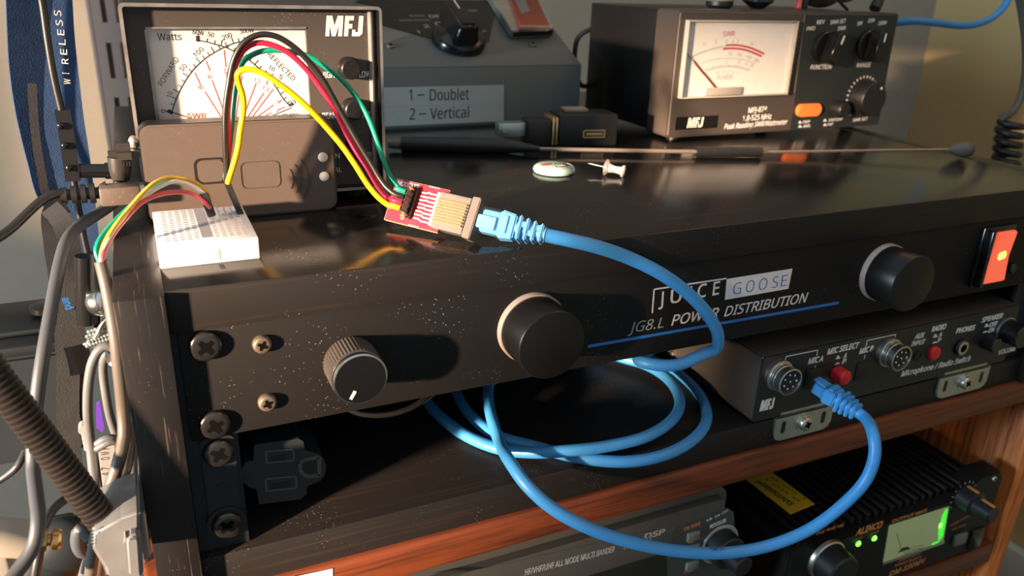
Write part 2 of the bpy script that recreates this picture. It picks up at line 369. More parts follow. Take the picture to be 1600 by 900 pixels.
for x, z in ((136.5, -19.6), (341.2, -20.6)):
    bm = B(); lathe(bm, (x, 0, z), (0, -1, 0), [(15.5, 0), (15.5, 2.6), (15.2, 3.0)], 56); o = part('light_tube', bm, 'knob_ring', pd, 'grey collar tinted as sunlit' if x < 200 else None)
    bm = B(); lathe(bm, (x, 0, z), (0, -1, 0), [(14.8, 3), (14.8, 4), (14.9, 19.2), (14.5, 19.8), (14.2, 19.9)], 56); part('knob_body', bm, 'knob_black', o)
# printed logo and model line
pl = FY(0)
bm = B()
ptext(bm, pl, 'J', (1029, 478), (1036, 476.5), 6.6, bold=.012); ptext(bm, pl, 'U', (1047, 474.5), (1064, 471), 6.6, bold=.012)
ptext(bm, pl, 'I', (1077, 468.5), (1079.5, 468), 6.6, bold=.012); ptext(bm, pl, 'C', (1089, 466), (1103, 463), 6.6, bold=.012); ptext(bm, pl, 'E', (1113, 461.5), (1123, 459.5), 6.6, bold=.012)
pathline(bm, pl, [(1019, 489), (1022, 452), (1135, 435)], .75)
ptext(bm, pl, 'POWER', (1048.5, 508.5), (1121, 496), 5.1, shear=.22, bold=.012); ptext(bm, pl, 'DISTRIBUTION', (1131, 494.5), (1258, 472), 5.1, shear=.22, bold=.008)
part('white_lettering', bm, 'white_ink', pd)
bm = B(); ptext(bm, pl, 'JG8.L', (982, 520.5), (1036, 511.5), 5.1, shear=.22); part('grey_lettering', bm, 'grey_ink', pd)
bm = B(); ppoly(bm, pl, [(1132.5, 468.5), (1231.5, 451), (1238, 419.5), (1135.5, 436)], .12); lg = part('logo_plate', bm, 'logo_white', pd)
bm = B()
for ch, a, b in (('G', 1144, 1156.5), ('O', 1164, 1177), ('O', 1184, 1197), ('S', 1205, 1214), ('E', 1219, 1228)):
    f = lambda u: 460.5-(u-1144)*.168
    ptext(bm, pl, ch, (a, f(a)), (b, f(b)), 6.0, base=.16, bold=-.008)
part('logo_lettering', bm, 'blue_ink', lg)
bm = B(); ppoly(bm, pl, [(918, 543.5), (1310, 475), (1310.5, 471), (919, 539)], .1); part('blue_stripe', bm, 'blue_ink', pd)
# lit rocker switch
bm = B(); p0 = V((426, 0, -21)); box(bm, 413.5, 440.5, -2.2, 0, -39, -3.6, .8); box(bm, 414.6, 417.6, -6.5, -2, -38, -4.6, .6); sw = part('rocker_switch', bm, 'gloss_black', pd)
bm = B(); pr = [(418.0, -36.5), (437.5, -36.5), (435.5, -21), (437.5, -6.6), (422.5, -6.6)]
prism(bm, [V((x, -2.3, z)) for x, z in pr], (0, -1, 0), 3.2); bmesh.ops.bevel(bm, geom=bm.edges[:], offset=.7, segments=2, affect='EDGES'); part('lamp_lens', bm, 'lamp_orange', sw, 'glowing orange lens')
bm = B(); pl = FY(-5.6); c = pl(1563, 402)
ball(bm, (c.x, -5.5, c.z+.6), 2.1, (1, .25, 1.15)); ball(bm, (c.x+2.6, -5.5, c.z+1), 2.1, (1, .25, 1.15)); part('lamp_bulb', bm, 'lamp_core', sw)
bm = B(); lathe(bm, (446, 0, -31), (0, -1, 0), [(3, 0), (3, 3), (2.4, 3.6)], 20); part('fuse_cap', bm, 'gloss_black', pd)

# ------------------------------------------------------------------ bracket and outlet under the power unit
ou = thing('outlet_bracket', 'dark steel strip and black mains outlet at lower left of the cabinet opening', 'outlet', (8.75, 1, -92))
bm = B(); prism(bm, [V((x, 3.0, z)) for x, z in rrect(2.9, 14.8, -89, -44.6, 2)], (0, -1, 0), 2.2); part('mounting_strip', bm, 'rail_steel', ou)
bm = B(); lathe(bm, (8.75, .75, -66.6), (0, -1, 0), [(2.3, 0), (2.3, .12)], 20); part('strip_hole', bm, 'socket_dark', ou)
screw((8.75, .8, -50.8), (0, -1, 0), 5.6, ou, h=2.4); screw((8.75, .8, -82.55), (0, -1, 0), 5.6, ou, h=2.6, wash=True)
pl = FY(10)
X, Z = pl.p.x, 0
def oxy(u, v): q = pl(u, v); return q.x, q.z
out = [oxy(*q) for q in ((383, 722), (396, 720), (397, 697), (402, 694), (457, 687), (466, 685), (474, 690), (476, 703), (484, 706), (495, 708), (506, 717), (510, 729), (508, 742), (500, 752), (489, 756), (480, 760), (479, 772), (470, 780), (405, 788), (401, 764), (390, 762), (378, 752), (377, 735))]
bm = B(); prism(bm, [V((x, 10, z)) for x, z in out], (0, 1, 0), 22); o = part('receptacle', bm, 'outlet_plastic', ou)
bm = B()
for q in ((415, 705, 458, 702), (415, 748, 462, 744)):
    h = 17 if q[1] < 720 else 18
    pathline(bm, pl, [(q[0], q[1]), (q[2], q[3]), (q[2]+1, q[3]+h), (q[0]+1, q[1]+h+1), (q[0], q[1])], .7, .25)
pathline(bm, pl, [(498, 713), (499, 742), (483, 744), (473, 740), (468, 732), (469, 723), (475, 718), (498, 713)], 1.6, .5)
part('slot_rims', bm, 'outlet_rim', o)
bm = B(); ppoly(bm, pl, [(423, 713), (447, 710), (447.5, 718), (423.5, 721)], .08); ppoly(bm, pl, [(423, 756), (453, 752), (454, 760), (423.5, 764)], .08)
ppoly(bm, pl, [(490, 722), (491, 738), (480, 739), (474, 733), (475, 726), (480, 722)], .08); part('slots', bm, 'socket_dark', o)

# ------------------------------------------------------------------ microphone switch box
YM = -2.2
ms = thing('microphone_switch', 'black microphone switch box with red buttons and round metal sockets under the power unit', 'switch box', (370, 0, -94.5))
bm = B(); prism(bm, [V((x, YM+1.2, z)) for x, z in rrect(267.2, 464.5, -94.4, -56.5, 1.5)], (0, 1, 0), 76); part('case', bm, 'mic_black', ms)
bm = B(); prism(bm, [V((x, YM, z)) for x, z in rrect(267.6, 464.1, -94.0, -56.9, 1.5)], (0, 1, 0), 1.15); part('front_panel', bm, 'mic_front', ms)
bm = B(); tube(bm, [(267.4, YM+.6, -57.2), (267.4, YM+70, -57.2)], .5, 8); part('worn_edge', bm, 'nickel', ms)
bm = B(); lathe(bm, (267.2, 70, -88), (-1, 0, 0), [(2.2, 0), (2.0, 1), (1, 1.5)], 16); part('case_screw', bm, 'nickel', ms)
pl = FY(YM)
bm = B(); k = dict(bold=.032, shear=.16)
ptext(bm, pl, 'MIC A', (1262, 569), (1285.5, 564), 3.1, **k); ptext(bm, pl, 'MIC SELECT', (1292, 554), (1340.5, 543), 3.2, **k)
ptext(bm, pl, 'A', (1317, 560), (1322, 559), 2.9, **k); ptext(bm, pl, 'B', (1315, 569), (1320.5, 568), 2.9, **k); ptext(bm, pl, 'MIC B', (1342, 553), (1363, 548), 3.1, **k)
ptext(bm, pl, 'AUX', (1428.5, 530), (1443, 527), 3.0, **k); ptext(bm, pl, 'INPUT', (1423, 541), (1444, 537), 2.8, **k)
ptext(bm, pl, 'RADIO', (1455, 518.5), (1477, 513.5), 3.1, **k); ptext(bm, pl, 'A', (1466, 526.5), (1471, 525.5), 2.8, **k); ptext(bm, pl, 'B', (1464, 535.5), (1469, 534.5), 2.8, **k)
ptext(bm, pl, 'PHONES', (1493, 521), (1522, 515), 3.0, **k); ptext(bm, pl, 'SPEAKER', (1533, 504), (1566, 496.5), 3.1, **k); ptext(bm, pl, 'OFF', (1545, 511), (1557, 508.5), 2.8, **k); ptext(bm, pl, 'ON', (1543, 520), (1552, 518), 2.8, **k)
ptext(bm, pl, 'VOLUME', (1558, 554.5), (1586, 547.5), 3.0, **k); ptext(bm, pl, 'Microphone / Radio Switch', (1407, 588.5), (1515, 563.5), 3.4, bold=.02, shear=.25)
for u, v in ((1305, 561.5), (1304, 570), (1457, 528), (1456, 537), (1537.5, 511.5), (1535, 520.5)): ppoly(bm, pl, [(u, v), (u+7.5, v-1.6), (u+8, v-3.2), (u+6, v-3), (u+6.3, v-6 if v in (561.5, 528, 511.5) else v-3.6), (u+2.6, v-5.3 if v in (561.5, 528, 511.5) else v-3), (u+2, v-2)], .06)
for q in ([(1227, 562), (1228.5, 557), (1277.5, 547), (1276, 556)], [(1353, 541), (1355, 532), (1399.5, 522.5), (1398, 527)], [(1272.5, 579), (1274, 571)], [(1350, 561), (1351.5, 554)]): pathline(bm, pl, q, .45)
part('white_lettering', bm, 'white_ink', ms)
bm = B(); MFJ(bm, pl, (1186.5, 643), (1211, 621)); part('brand_lettering', bm, 'logo_white', ms)
for (u, v) in ((1214, 584), (1386, 549)):
    c = pl(u, v); n = V((0, -1, 0)); bm = B()
    lathe(bm, c, n, [(8.3, 0), (8.3, 2.4), (7.4, 2.6), (7.4, 3.6), (7.0, 3.7), (7.0, 4.4), (7.4, 4.5), (7.4, 5.4), (7.0, 5.5), (7.3, 9), (7.4, 9.8), (6.6, 10), (6.5, 8.4), (.2, 8.4)], 48); o = part('microphone_socket', bm, 'nickel', ms)
    bm = B(); lathe(bm, c+n*8.5, n, [(6.4, 0), (6.4, .12)], 32); part('socket_insert', bm, 'socket_dark', o)
    bm = B()
    for i in range(7): t = 2*math.pi*i/7; lathe(bm, c+n*8.6+V((math.cos(t)*4.0, 0, math.sin(t)*4.0)), n, [(.6, 0), (.6, 1.0), (.3, 1.3)], 10)
    lathe(bm, c+n*8.6, n, [(.6, 0), (.6, 1.0), (.3, 1.3)], 10); part('pins', bm, 'chrome', o)
for u, v in ((1307, 583), (1457, 551)):
    c = pl(u, v); bm = B(); lathe(bm, c, (0, -1, 0), [(4.3, 0), (4.3, 6.0), (3.9, 6.6), (3.0, 6.9)] if u < 1400 else [(4.3, 0), (4.3, 1.6), (3.9, 2.2), (3.0, 2.5)], 28); part('push_button', bm, 'red_cap', ms, 'red button cap')
c = pl(1347, 578); bm = B(); box(bm, c.x-5, c.x+4.5, YM-.5, YM, c.z-6, c.z+5, .2); part('round_jack', bm, 'socket_dark', ms)
c = pl(1434, 556); bm = B(); lathe(bm, c, (0, -1, 0), [(3.4, 0), (3.4, .6), (2.2, .7), (2, .2)], 24); part('aux_jack', bm, 'socket_dark', ms)
c = pl(1272, 590); bm = B(); box(bm, c.x-6.6, c.x+6.6, YM-.8, YM, c.z-6, c.z+6, .3); part('modular_jack', bm, 'socket_dark', ms)
c = pl(1500, 542); bm = B(); lathe(bm, c, (0, -1, 0), [(5.2, 0), (5.2, 1.2), (4.6, 1.6)], 32); o = part('headphone_jack', bm, 'gloss_black', ms)
bm = B(); lathe(bm, c, (0, -1, 0), [(4.2, 1.6), (4.2, 2.4), (3.6, 2.6), (2.6, 2.5), (2.6, .3), (.1, .3)], 32); part('jack_ring', bm, 'nickel', o)
c = pl(1540, 533); bm = B(); lathe(bm, c, (0, -1, 0), [(4.8, 0), (4.6, 7), (4, 7.6)], 28); part('speaker_button', bm, 'gloss_black', ms)
c = pl(1571, 516); bm = B(); lathe(bm, c, (0, -1, 0), [(8.0, .3), (8.0, 2), (7.4, 2.2), (7.2, 11), (6.6, 11.6)], 40); o = part('volume_knob', bm, 'gloss_black', ms)
bm = B(); lathe(bm, c, (0, -1, 0), [(8.5, 0), (8.5, .9), (7.9, 1.1)], 40); part('knob_skirt', bm, 'nickel', o)
bm = B(); line(bm, Pl(c+V((0, -11.7, 0))), c+V((1, -11.7, 2)), c+V((2, -11.7, 6)), 1.4, .2); part('pointer', bm, 'red_cap', o)
for qq in ([(1211, 655), (1298, 632.5), (1299, 643), (1293, 660), (1284, 667), (1222, 685), (1213, 684), (1209.5, 678)], [(1467.5, 591.5), (1541, 572.5), (1541, 588), (1537, 603), (1530, 610), (1475, 624.5), (1468, 624), (1464.5, 617)]):
    pb = FY(-1.6); pts = [pb(*q) for q in qq]; x0 = min(p.x for p in pts); x1 = max(p.x for p in pts); bm = B()
    z1 = -94.6; z0 = -109.8; w_ = [(x0, z1)]+[(x, z) for x, z in ((x0, z0+5), (x0+1.5, z0+1.5), (x0+5, z0), (x1-5, z0), (x1-1.5, z0+1.5), (x1, z0+5))]+[(x1, z1)]
    prism(bm, [V((x, -1.2, z)) for x, z in w_], (0, -1, 0), 1.3); box(bm, x0, x1, -2.5, 22, -95.9, -94.6, .2)
    br = part('mounting_bracket', bm, 'zinc', ms, 'bright zinc bracket'); bm = B()
    for xs in (x0+6, x1-6.5): bm = B(); prism(bm, [V((x, -2.52, z)) for x, z in rrect(xs-1.5, xs+1.5, -105.5, -98, 1.45)], (0, -1, 0), .05); part('bracket_slot', bm, 'socket_dark', br)
    screw(((x0+x1)/2, -2.5, -101.8), (0, -1, 0), 4.2, ms, 'nickel', h=2.6, wash=True)
    bm = B(); box(bm, x0+3, x1-4, YM-.12, YM-.02, -94.0, -92.4); part('scrape', bm, 'zinc', br)

# ------------------------------------------------------------------ transceiver on the lower shelf
ts = thing('transceiver', 'grey multiband radio with a dark display, under the left of the wooden shelf', 'radio', (131, 0, -247))
bm = B(); prism(bm, [V((x, 0, z)) for x, z in rrect(1, 264, -243, -135.5, 9)], (0, 1, 0), 30); bmesh.ops.bevel(bm, geom=[e for e in bm.edges if all(abs(v.co.y) < .01 for v in e.verts)], offset=5, segments=4, affect='EDGES'); part('front_bezel', bm, 'ts_grey', ts)
bm = B(); box(bm, 3, 262, 30.1, 330, -242, -137, 2); part('case', bm, 'ts_panel', ts)
bm = B(); [lathe(bm, (x, 20, -247), (0, 0, 1), [(8, 0), (8, 4)], 20) for x in (20, 245)]; part('feet', bm, 'plastic_black', ts)
pl = FY(0)
bm = B(); ppoly(bm, pl, [(640, 985), (1042, 862), (1041, 990), (640, 1090)], .25); dp = part('display', bm, 'ts_glass', ts)
bm = B(); q = [(1045, 900), (1047, 833), (1055, 824), (1137, 793), (1146, 800), (1150, 900)]; ppoly(bm, pl, q, .3); cp = part('control_panel', bm, 'ts_panel', ts)
bm = B(); pathline(bm, pl, [(650, 912), (1030, 826)], .5); part('seam_line', bm, 'ts_panel', ts)
bm = B(); ptext(bm, pl, 'HF/VHF/UHF ALL MODE MULTI BANDER', (820, 899), (960, 862), 3.6, bold=.012); ptext(bm, pl, 'TS-2000', (972, 858.5), (1016, 847), 3.6, bold=.012)
ptext(bm, pl, 'DSP', (1006, 842.5), (1038, 834), 3.2, bold=.03, shear=.1); part('lettering', bm, 'grey_ink', ts)
pc = FY(-.32)
bm = B(); ptext(bm, pc, 'RIT', (1110, 841), (1120, 837.5), 2.0, bold=.015); ptext(bm, pc, 'RIT/SUB', (1109.5, 826), (1134, 815), 2.3, bold=.015); ptext(bm, pc, '9.6k', (1104, 815.5), (1113, 811), 1.5); ptext(bm, pc, 'STA', (1117, 809.5), (1125, 806), 1.5); ptext(bm, pc, 'CON', (1128, 804), (1137, 799), 1.5)
ptext(bm, pc, 'CLEAR', (1073, 885), (1088, 880), 2.2, bold=.015); part('panel_lettering', bm, 'white_ink', cp)
bm = B(); ptext(bm, pc, 'CW TUNE', (1069, 830), (1094, 820), 2.2, bold=.015); ptext(bm, pc, 'ALL', (1075, 850), (1085, 846.5), 2.2, bold=.015); ptext(bm, pc, 'CALL', (1068, 897), (1083, 892), 2.2, bold=.015); part('orange_lettering', bm, 'orange_ink', cp)
for u, v in ((1072, 838), (1072, 858), (1070, 884)):
    c = pc(u, v); bm = B(); box(bm, c.x, c.x+8, -2.4, -.3, c.z-3, c.z+2.4, .7); part('key_button', bm, 'ts_button', cp)
c = pc(1124, 850); bm = B(); lathe(bm, c, (0, -1, 0), [(12.5, 0), (12.5, .5), (11.3, .6), (11.3, .2)], 40); part('knob_ring', bm, 'grey_ink', cp)
bm = B(); lathe(bm, c, (0, -1, 0), [(10.3, .2), (10, 9), (9.4, 9.6)], 40); lathe(bm, c, (0, -1, 0), [(6, 9), (5.8, 20), (5.2, 20.6)], 32); part('tuning_knob', bm, 'plastic_black', cp)

# ------------------------------------------------------------------ switching power supply on the lower shelf
ps = thing('power_supply', 'black finned power supply with green lights and lit meter on the lower shelf', 'power supply', (410, 0, -247))
YA = -4
pa = FY(YA)
zb = -243.5
tp = [(pa(1488, 776)), pa(1511, 752), pa(1540, 740), pa(1556, 737), pa(1562, 745)]
xr = 497
face = [(318, zb), (xr-4, zb), (xr, zb+4), (xr, -186), (xr-4, -181), (xr-22, -180.5), (xr-28, -184), (xr-40, -192), (330, -193), (322, -187), (316, -187), (312, -192), (312, zb+4)]
bm = B(); prism(bm, [V((x, YA, z)) for x, z in face], (0, 1, 0), 14); bmesh.ops.bevel(bm, geom=[e for e in bm.edges if all(abs(v.co.y-YA) < .01 for v in e.verts)], offset=1.2, segments=2, affect='EDGES'); part('front_panel', bm, 'ali_black', ps)
bm = B(); box(bm, 314, xr-2, 10.1, 180, zb, -194, .5)
for i in range(24): x = 322+i*7; box(bm, x, x+3.2, 2, 180, -195, -187 if i % 2 else -186.5, .3)
part('heat_sink', bm, 'ali_black', ps)
bm = B(); [lathe(bm, (x, 20, -247), (0, 0, 1), [(6, 0), (6, 3.5)], 16) for x in (330, 480)]; part('feet', bm, 'plastic_black', ps)
def zxy(*uv): return [pa(*q) for q in uv]
bm = B(); prism(bm, [p+V((0, -.05, 0)) for p in zxy((1379, 878), (1473, 845), (1482, 791), (1389, 821))], (0, -1, 0), .5); mp_ = part('meter_face', bm, 'meter_lit', ps)
pm = FY(YA-.56); bm = B(); c = pm(1415, 905); lc = pm.loc(c); arc(bm, pm, lc, 24, 62, 118, .35); arc(bm, pm, lc, 26.5, 66, 112, .25)
line(bm, pm, pm(1408, 858), pm(1401, 833), .3)
for i in range(8): t = math.radians(65+i*7); line(bm, pm, pm.xy(lc[0]+24*math.cos(t), lc[1]+24*math.sin(t)), pm.xy(lc[0]+25.5*math.cos(t), lc[1]+25.5*math.sin(t)), .3)
ppoly(bm, pm, [(1402, 864), (1410, 856), (1418, 854), (1423, 857)], .1); part('meter_marks', bm, 'dark_ink', mp_)
bm = B(); ppoly(bm, pm, [(1466, 830), (1472, 806), (1478, 795), (1481, 796), (1473, 838), (1466, 845)], .15); ppoly(bm, pm, [(1456, 852), (1467, 847), (1467, 845), (1456, 849)], .15); part('meter_glow', bm, 'led_glow', mp_)  # green spill around the bulb drawn as glowing patches
bm = B(); c = pm(1469.5, 821); ball(bm, c, 1.6, (.8, .4, 1.6)); part('meter_bulb', bm, 'led_green', mp_)
bm = B(); prism(bm, [p+V((0, -.6, 0)) for p in zxy((1378, 881), (1380, 877), (1474, 844), (1473, 848))], (0, -1, 0), .5); part('meter_sill', bm, 'zinc', mp_)
for u, v, r in ((1341, 849.5, 1.9), (1366, 841, 1.9)):
    bm = B(); ball(bm, pa(u, v), r, (1, .6, 1)); part('green_light', bm, 'led_green', ps, 'lit green lamp')
bm = B(); ptext(bm, pa, 'ALINCO', (1336, 837), (1377, 823.5), 4.6, bold=.04, shear=.18); ptext(bm, pa, 'OUTPUT MAX', (1393, 817), (1448, 799), 2.3, bold=.02, shear=.1)
ptext(bm, pa, 'DM-330MV', (1389, 901), (1444, 879), 4.2, bold=.012, shear=.15); ptext(bm, pa, 'MAX 10A', (1292, 830), (1318, 822), 2, bold=.01); ptext(bm, pa, 'OUT', (1275, 836), (1288, 832), 2, bold=.01)
ptext(bm, pa, 'SWITCHING', (1404, 878), (1438, 866), 1.9, bold=.01); ptext(bm, pa, 'POWER SUPPLY', (1398, 886), (1440, 871.5), 1.9, bold=.01)
ptext(bm, pa, 'CURRENT', (1334, 845), (1348, 840), 1.4); ptext(bm, pa, 'POWER', (1360, 836), (1373, 831), 1.4); ptext(bm, pa, 'NOISE OFFSET', (1484, 823), (1517, 806), 1.6); ptext(bm, pa, 'VOLTAGE', (1487, 829), (1508, 821), 1.5); part('orange_lettering', bm, 'orange_ink', ps)
c = pa(1290, 873); bm = B(); lathe(bm, c, (0, -1, 0), [(14, 0), (13.6, 2), (12.6, 2.6), (12, 1.5)], 44); o = part('output_socket', bm, 'nickel', ps)
bm = B(); lathe(bm, c, (0, -1, 0), [(12.2, 1), (11.4, 14), (10.4, 15)], 40); part('socket_cap', bm, 'plastic_black', o)
bm = B(); q = c+V((9.0, -13.5, -1.5)); ball(bm, q, 2.2, (1, .6, 1.1)); ball(bm, q+V((-5, 2, 2.2)), 1.2, (1.8, .5, .8)); part('green_light', bm, 'led_green', o)
c = pa(1505, 776); ax = V((0, -1, 0)); bm = B(); lathe(bm, c, ax, [(9, 0), (8.6, 9), (6.2, 10), (5.8, 21), (4.6, 22)], 32); o = part('rotary_knob', bm, 'plastic_black', ps)
bm = B(); cc = c+V((0, 0, 5.9)); box(bm, c.x-1, c.x+1, c.y-21, c.y-12, c.z+5.6, c.z+6.4); box(bm, c.x-1, c.x+1, c.y-9, c.y-1, c.z+8.4, c.z+9.2); part('pointer', bm, 'orange_ink', o)
bm = B(); lc = pa.loc(c)
for i in range(11): t = math.radians(-10+i*22); line(bm, pa, pa.xy(lc[0]+10.5*math.cos(t), lc[1]+10.5*math.sin(t)), pa.xy(lc[0]+12*math.cos(t), lc[1]+12*math.sin(t)), .35)
part('knob_scale', bm, 'white_ink', ps)
screw(pa(1553, 748)+V((0, 0, 0)), (0, -1, 0), 2.0, ps, 'nickel')
c = pa(1497, 840); bm = B(); box(bm, c.x-6, c.x+6, YA-2.6, YA, c.z-4.5, c.z+4, .6); o = part('push_switch', bm, 'ts_button', ps)
c = pa(1525, 838); bm = B(); box(bm, c.x-7, c.x+6, YA-1.6, YA, c.z-9, c.z+7, .8); part('toggle_plate', bm, 'gloss_black', ps)
zt = -186.2; pt = Pl((0, 0, zt), (0, 0, 1))
bm = B(); prism(bm, [atz(*q, zt) for q in ((1160, 745), (1205, 737), (1273, 788), (1235, 804))], (0, 0, 1), .3)
solo('warning_label', bm, 'label_yellow', 'yellow warning sticker lying on top of the black finned power supply', 'sticker', atz(1220, 780, zt))
wl = bpy.data.objects['warning_label']
bm = B(); pt = Pl((0, 0, zt+.3), (0, 0, 1))
for k, s_ in enumerate(('WARNING', 'DO NOT COVER', 'HOT SURFACE', 'KEEP CLEAR')[:1]): text(bm, pt, s_, atz(1178, 752, zt+.3), atz(1234, 790, zt+.3), 4, bold=.02)
for k in range(3):
    a = V((1187+k*9, 750-k*2.2)); b = V((1242+k*9, 789-k*4))
    n = 9
    for i in range(n):
        if (i*7+k*3) % 5: line(bm, pt, atz(*(a+(b-a)*(i/n)), zt+.3), atz(*(a+(b-a)*((i+.7)/n)), zt+.3), .9)
part('label_lettering', bm, 'dark_ink', wl)

# ------------------------------------------------------------------ more materials
mk('meter_panel', (.060, .050, .045), .5, spec=.3, dust=.6, bump=.06)
mk('worn_metal', (.34, .31, .28), .42, metal=.7, mott=.5)
mk('cover_black', (.007, .007, .0075), .35, mott=.3)
mk('dial_white', (.80, .77, .74), .6)
mk('case_plastic', (.095, .072, .060), .5, spec=.35, dust=.35, bump=.10, bscale=2200)
mk('case_edge', (.012, .011, .011), .4); mk('case_groove', (.055, .044, .037), .5)
mk('lamp_white', (.85, .70, .56), .4)
mk('board_white', (.86, .86, .87), .5, bump=.03)
mk('hole_grey', (.36, .36, .40), .7)
mk('groove_grey', (.30, .30, .34), .6)
mk('wire_black', (.009, .008, .008), .38)
mk('wire_red', (.62, .012, .05), .38)
mk('wire_green', (.0, .27, .17), .38)
mk('wire_yellow', (.85, .47, .0), .38)
mk('wire_white', (.72, .66, .58), .4)
mk('wire_pink', (.60, .09, .10), .4)
mk('wire_olive', (.62, .42, .06), .4)
mk('housing_black', (.016, .015, .015), .45)
mk('pcb_red', (.42, .008, .03), .35, spec=.6, mott=.2)
mk('pcb_edge', (.62, .36, .14), .6)
mk('silk', (.85, .75, .68), .6)
mk('gold', (.85, .60, .28), .28, metal=1)
mk('jack_shell', (.17, .14, .12), .45, metal=.35, mott=.15)
mk('cable_blue', (.048, .27, .62), .42, spec=.5, bump=.04)
mk('boot_blue', (.13, .38, .68), .45)
mk('cable_print', (.012, .05, .13), .6)
mk('tuner_grey', (.085, .094, .090), .6, mott=.05, bump=.05)
mk('rod_steel', (.30, .24, .20), .4, metal=.7)
mk('dial_grey', (.15, .155, .16), .6); mk('badge_teal', (.30, .46, .44), .3, coat=.5)
mk('red_label', (.11, .02, .012), .5)
mk('r_bezel', (.055, .043, .038), .5)
mk('r_panel', (.016, .020, .021), .5)
mk('lit_tan', (.30, .24, .18), .9, mott=.5)  # tan tone carries sunlight on the piece behind the adapter
mk('cloudy_plastic', (.62, .60, .58), .15, spec=.6); mk_clear('clear_pane'); mk_clear('clear_plastic', (.90, .92, .94), .10, .08)

_m = M['cloudy_plastic']; _n = _m.node_tree; _t = _n.nodes.new('ShaderNodeBsdfTransparent'); _x = _n.nodes.new('ShaderNodeMixShader'); _x.inputs[0].default_value = .45
_n.links.new(_t.outputs[0], _x.inputs[1]); _n.links.new(_n.nodes['Principled BSDF'].outputs[0], _x.inputs[2]); _n.links.new(_x.outputs[0], _n.nodes['Material Output'].inputs[0])

# ------------------------------------------------------------------ left cross-needle meter
YP = 95
lm = thing('power_meter', 'black cross-needle watt meter with a big white dial behind the small black case', 'meter', (48, 130, ZT))
x0, x1, z0, z1 = -4.2, 101.2, 21, 102.6
bm = B(); o_ = rrect(x0, x1, z0, z1, 2.2, 4); i_ = rrect(x0+1.5, x1-1.5, z0+1.5, z1-1.5, 1.2, 4); n = len(o_)
yf, yb = YP-5, YP+110
A = [[bm.verts.new((x, y, z)) for x, z in P] for P, y in ((i_, YP+3), (i_, yf), (o_, yf), (o_, yb))]
for p, q in zip(A, A[1:]):
    for i in range(n): bm.faces.new((p[i], p[(i+1) % n], q[(i+1) % n], q[i]))
bm.faces.new(A[-1]); part('cover', bm, 'cover_black', lm)
bm = B(); o2 = rrect(x0-.15, x1+.15, z0-.15, z1+.15, 2.2, 4); i2 = rrect(x0+1.2, x1-1.2, z0+1.2, z1-1.2, 1.2, 4)
A = [[bm.verts.new((x, y, z)) for x, z in P] for P, y in ((i2, yf-.25), (o2, yf-.25), (o2, yf+1.6))]
for p, q in zip(A, A[1:]):
    for i in range(n): bm.faces.new((p[i], p[(i+1) % n], q[(i+1) % n], q[i]))
part('worn_rim', bm, 'worn_metal', lm, 'rubbed bare metal rim')
bm = B(); tube(bm, [(x1-4.2, YP-1.2, z1-2), (x1-4.2, YP-1.2, z0+2)], 1.2, 8, smooth=False); part('side_ridge', bm, 'worn_metal', lm)
pl = FY(YP); a = pl(228, 43); b = pl(478, 43); c = pl(248, 200)
wx0, wx1, wz1, wz0 = a.x, b.x, a.z, 44.
bm = B(); xi0, xi1, zi0, zi1 = x0+1.5, x1-1.5, z0+1.5, z1-1.5
box(bm, xi0, wx0, YP, YP+2.5, zi0, zi1); box(bm, wx1, xi1, YP, YP+2.5, zi0, zi1); box(bm, wx0, wx1, YP, YP+2.5, wz1, zi1); box(bm, wx0, wx1, YP, YP+2.5, zi0, wz0)
bmesh.ops.remove_doubles(bm, verts=bm.verts[:], dist=.001); part('front_panel', bm, 'meter_panel', lm)
bm = B(); pathline(bm, pl, [(228, 46), (248, 200)], 1.3, .35); pathline(bm, pl, [(227, 43.5), (478, 43.5)], .7, .35); part('window_trim', bm, 'worn_metal', lm)
YD = YP+3.2
bm = B(); box(bm, wx0-.5, wx1+.5, YD, YD+1, wz0-.5, wz1+.5); dl = part('dial', bm, 'dial_white', lm, 'white dial plate')
bm = B(); box(bm, wx0, wx1, YP+.6, YP+1.2, wz0, wz1); part('window_pane', bm, 'clear_pane', lm)
pd_ = FY(YD)
bm = B(); k = dict(bold=.004)
ptext(bm, pd_, 'Watts', (246.5, 63), (284, 62.5), 2.7, bold=.008)
def along(bm, pl, s, uv0, uv1, h, **k): ptext(bm, pl, s, uv0, uv1, h, **k)
along(bm, pd_, 'FORWARD', (254, 135), (280, 93), 2.2); along(bm, pd_, 'REFLECTED', (417, 86), (457, 127), 2.2)
for s_, a, b in (('0', (260, 175), (258.5, 170)), ('10', (268, 153), (270, 144.5)), ('50', (285, 112), (293, 104)), ('100', (306, 90), (319, 78)), ('200', (349, 63), (363, 57)), ('60W', (300.5, 53), (318, 56)), ('50', (323.5, 56), (333, 59)), ('300W', (375, 52.5), (397, 50.5)), ('10', (418.5, 107), (427, 112)), ('5', (434, 121), (439, 125)), ('0', (458, 165), (463, 159.5))): ptext(bm, pd_, s_, a, b, 1.9, **k)
ptext(bm, pd_, '400-0084A', (440, 182), (468, 181), 1.2, bold=.01)
fwd = [(268, 176), (272, 164), (280, 144), (291, 124), (303, 108), (320, 92), (335, 82), (349, 74.5), (365, 68), (387, 62.5)]
ref = [(309, 63), (323, 65.5), (335, 69), (350, 73), (365, 80), (386, 92), (405, 107), (420, 121), (432, 138), (443, 155), (452, 164.5)]
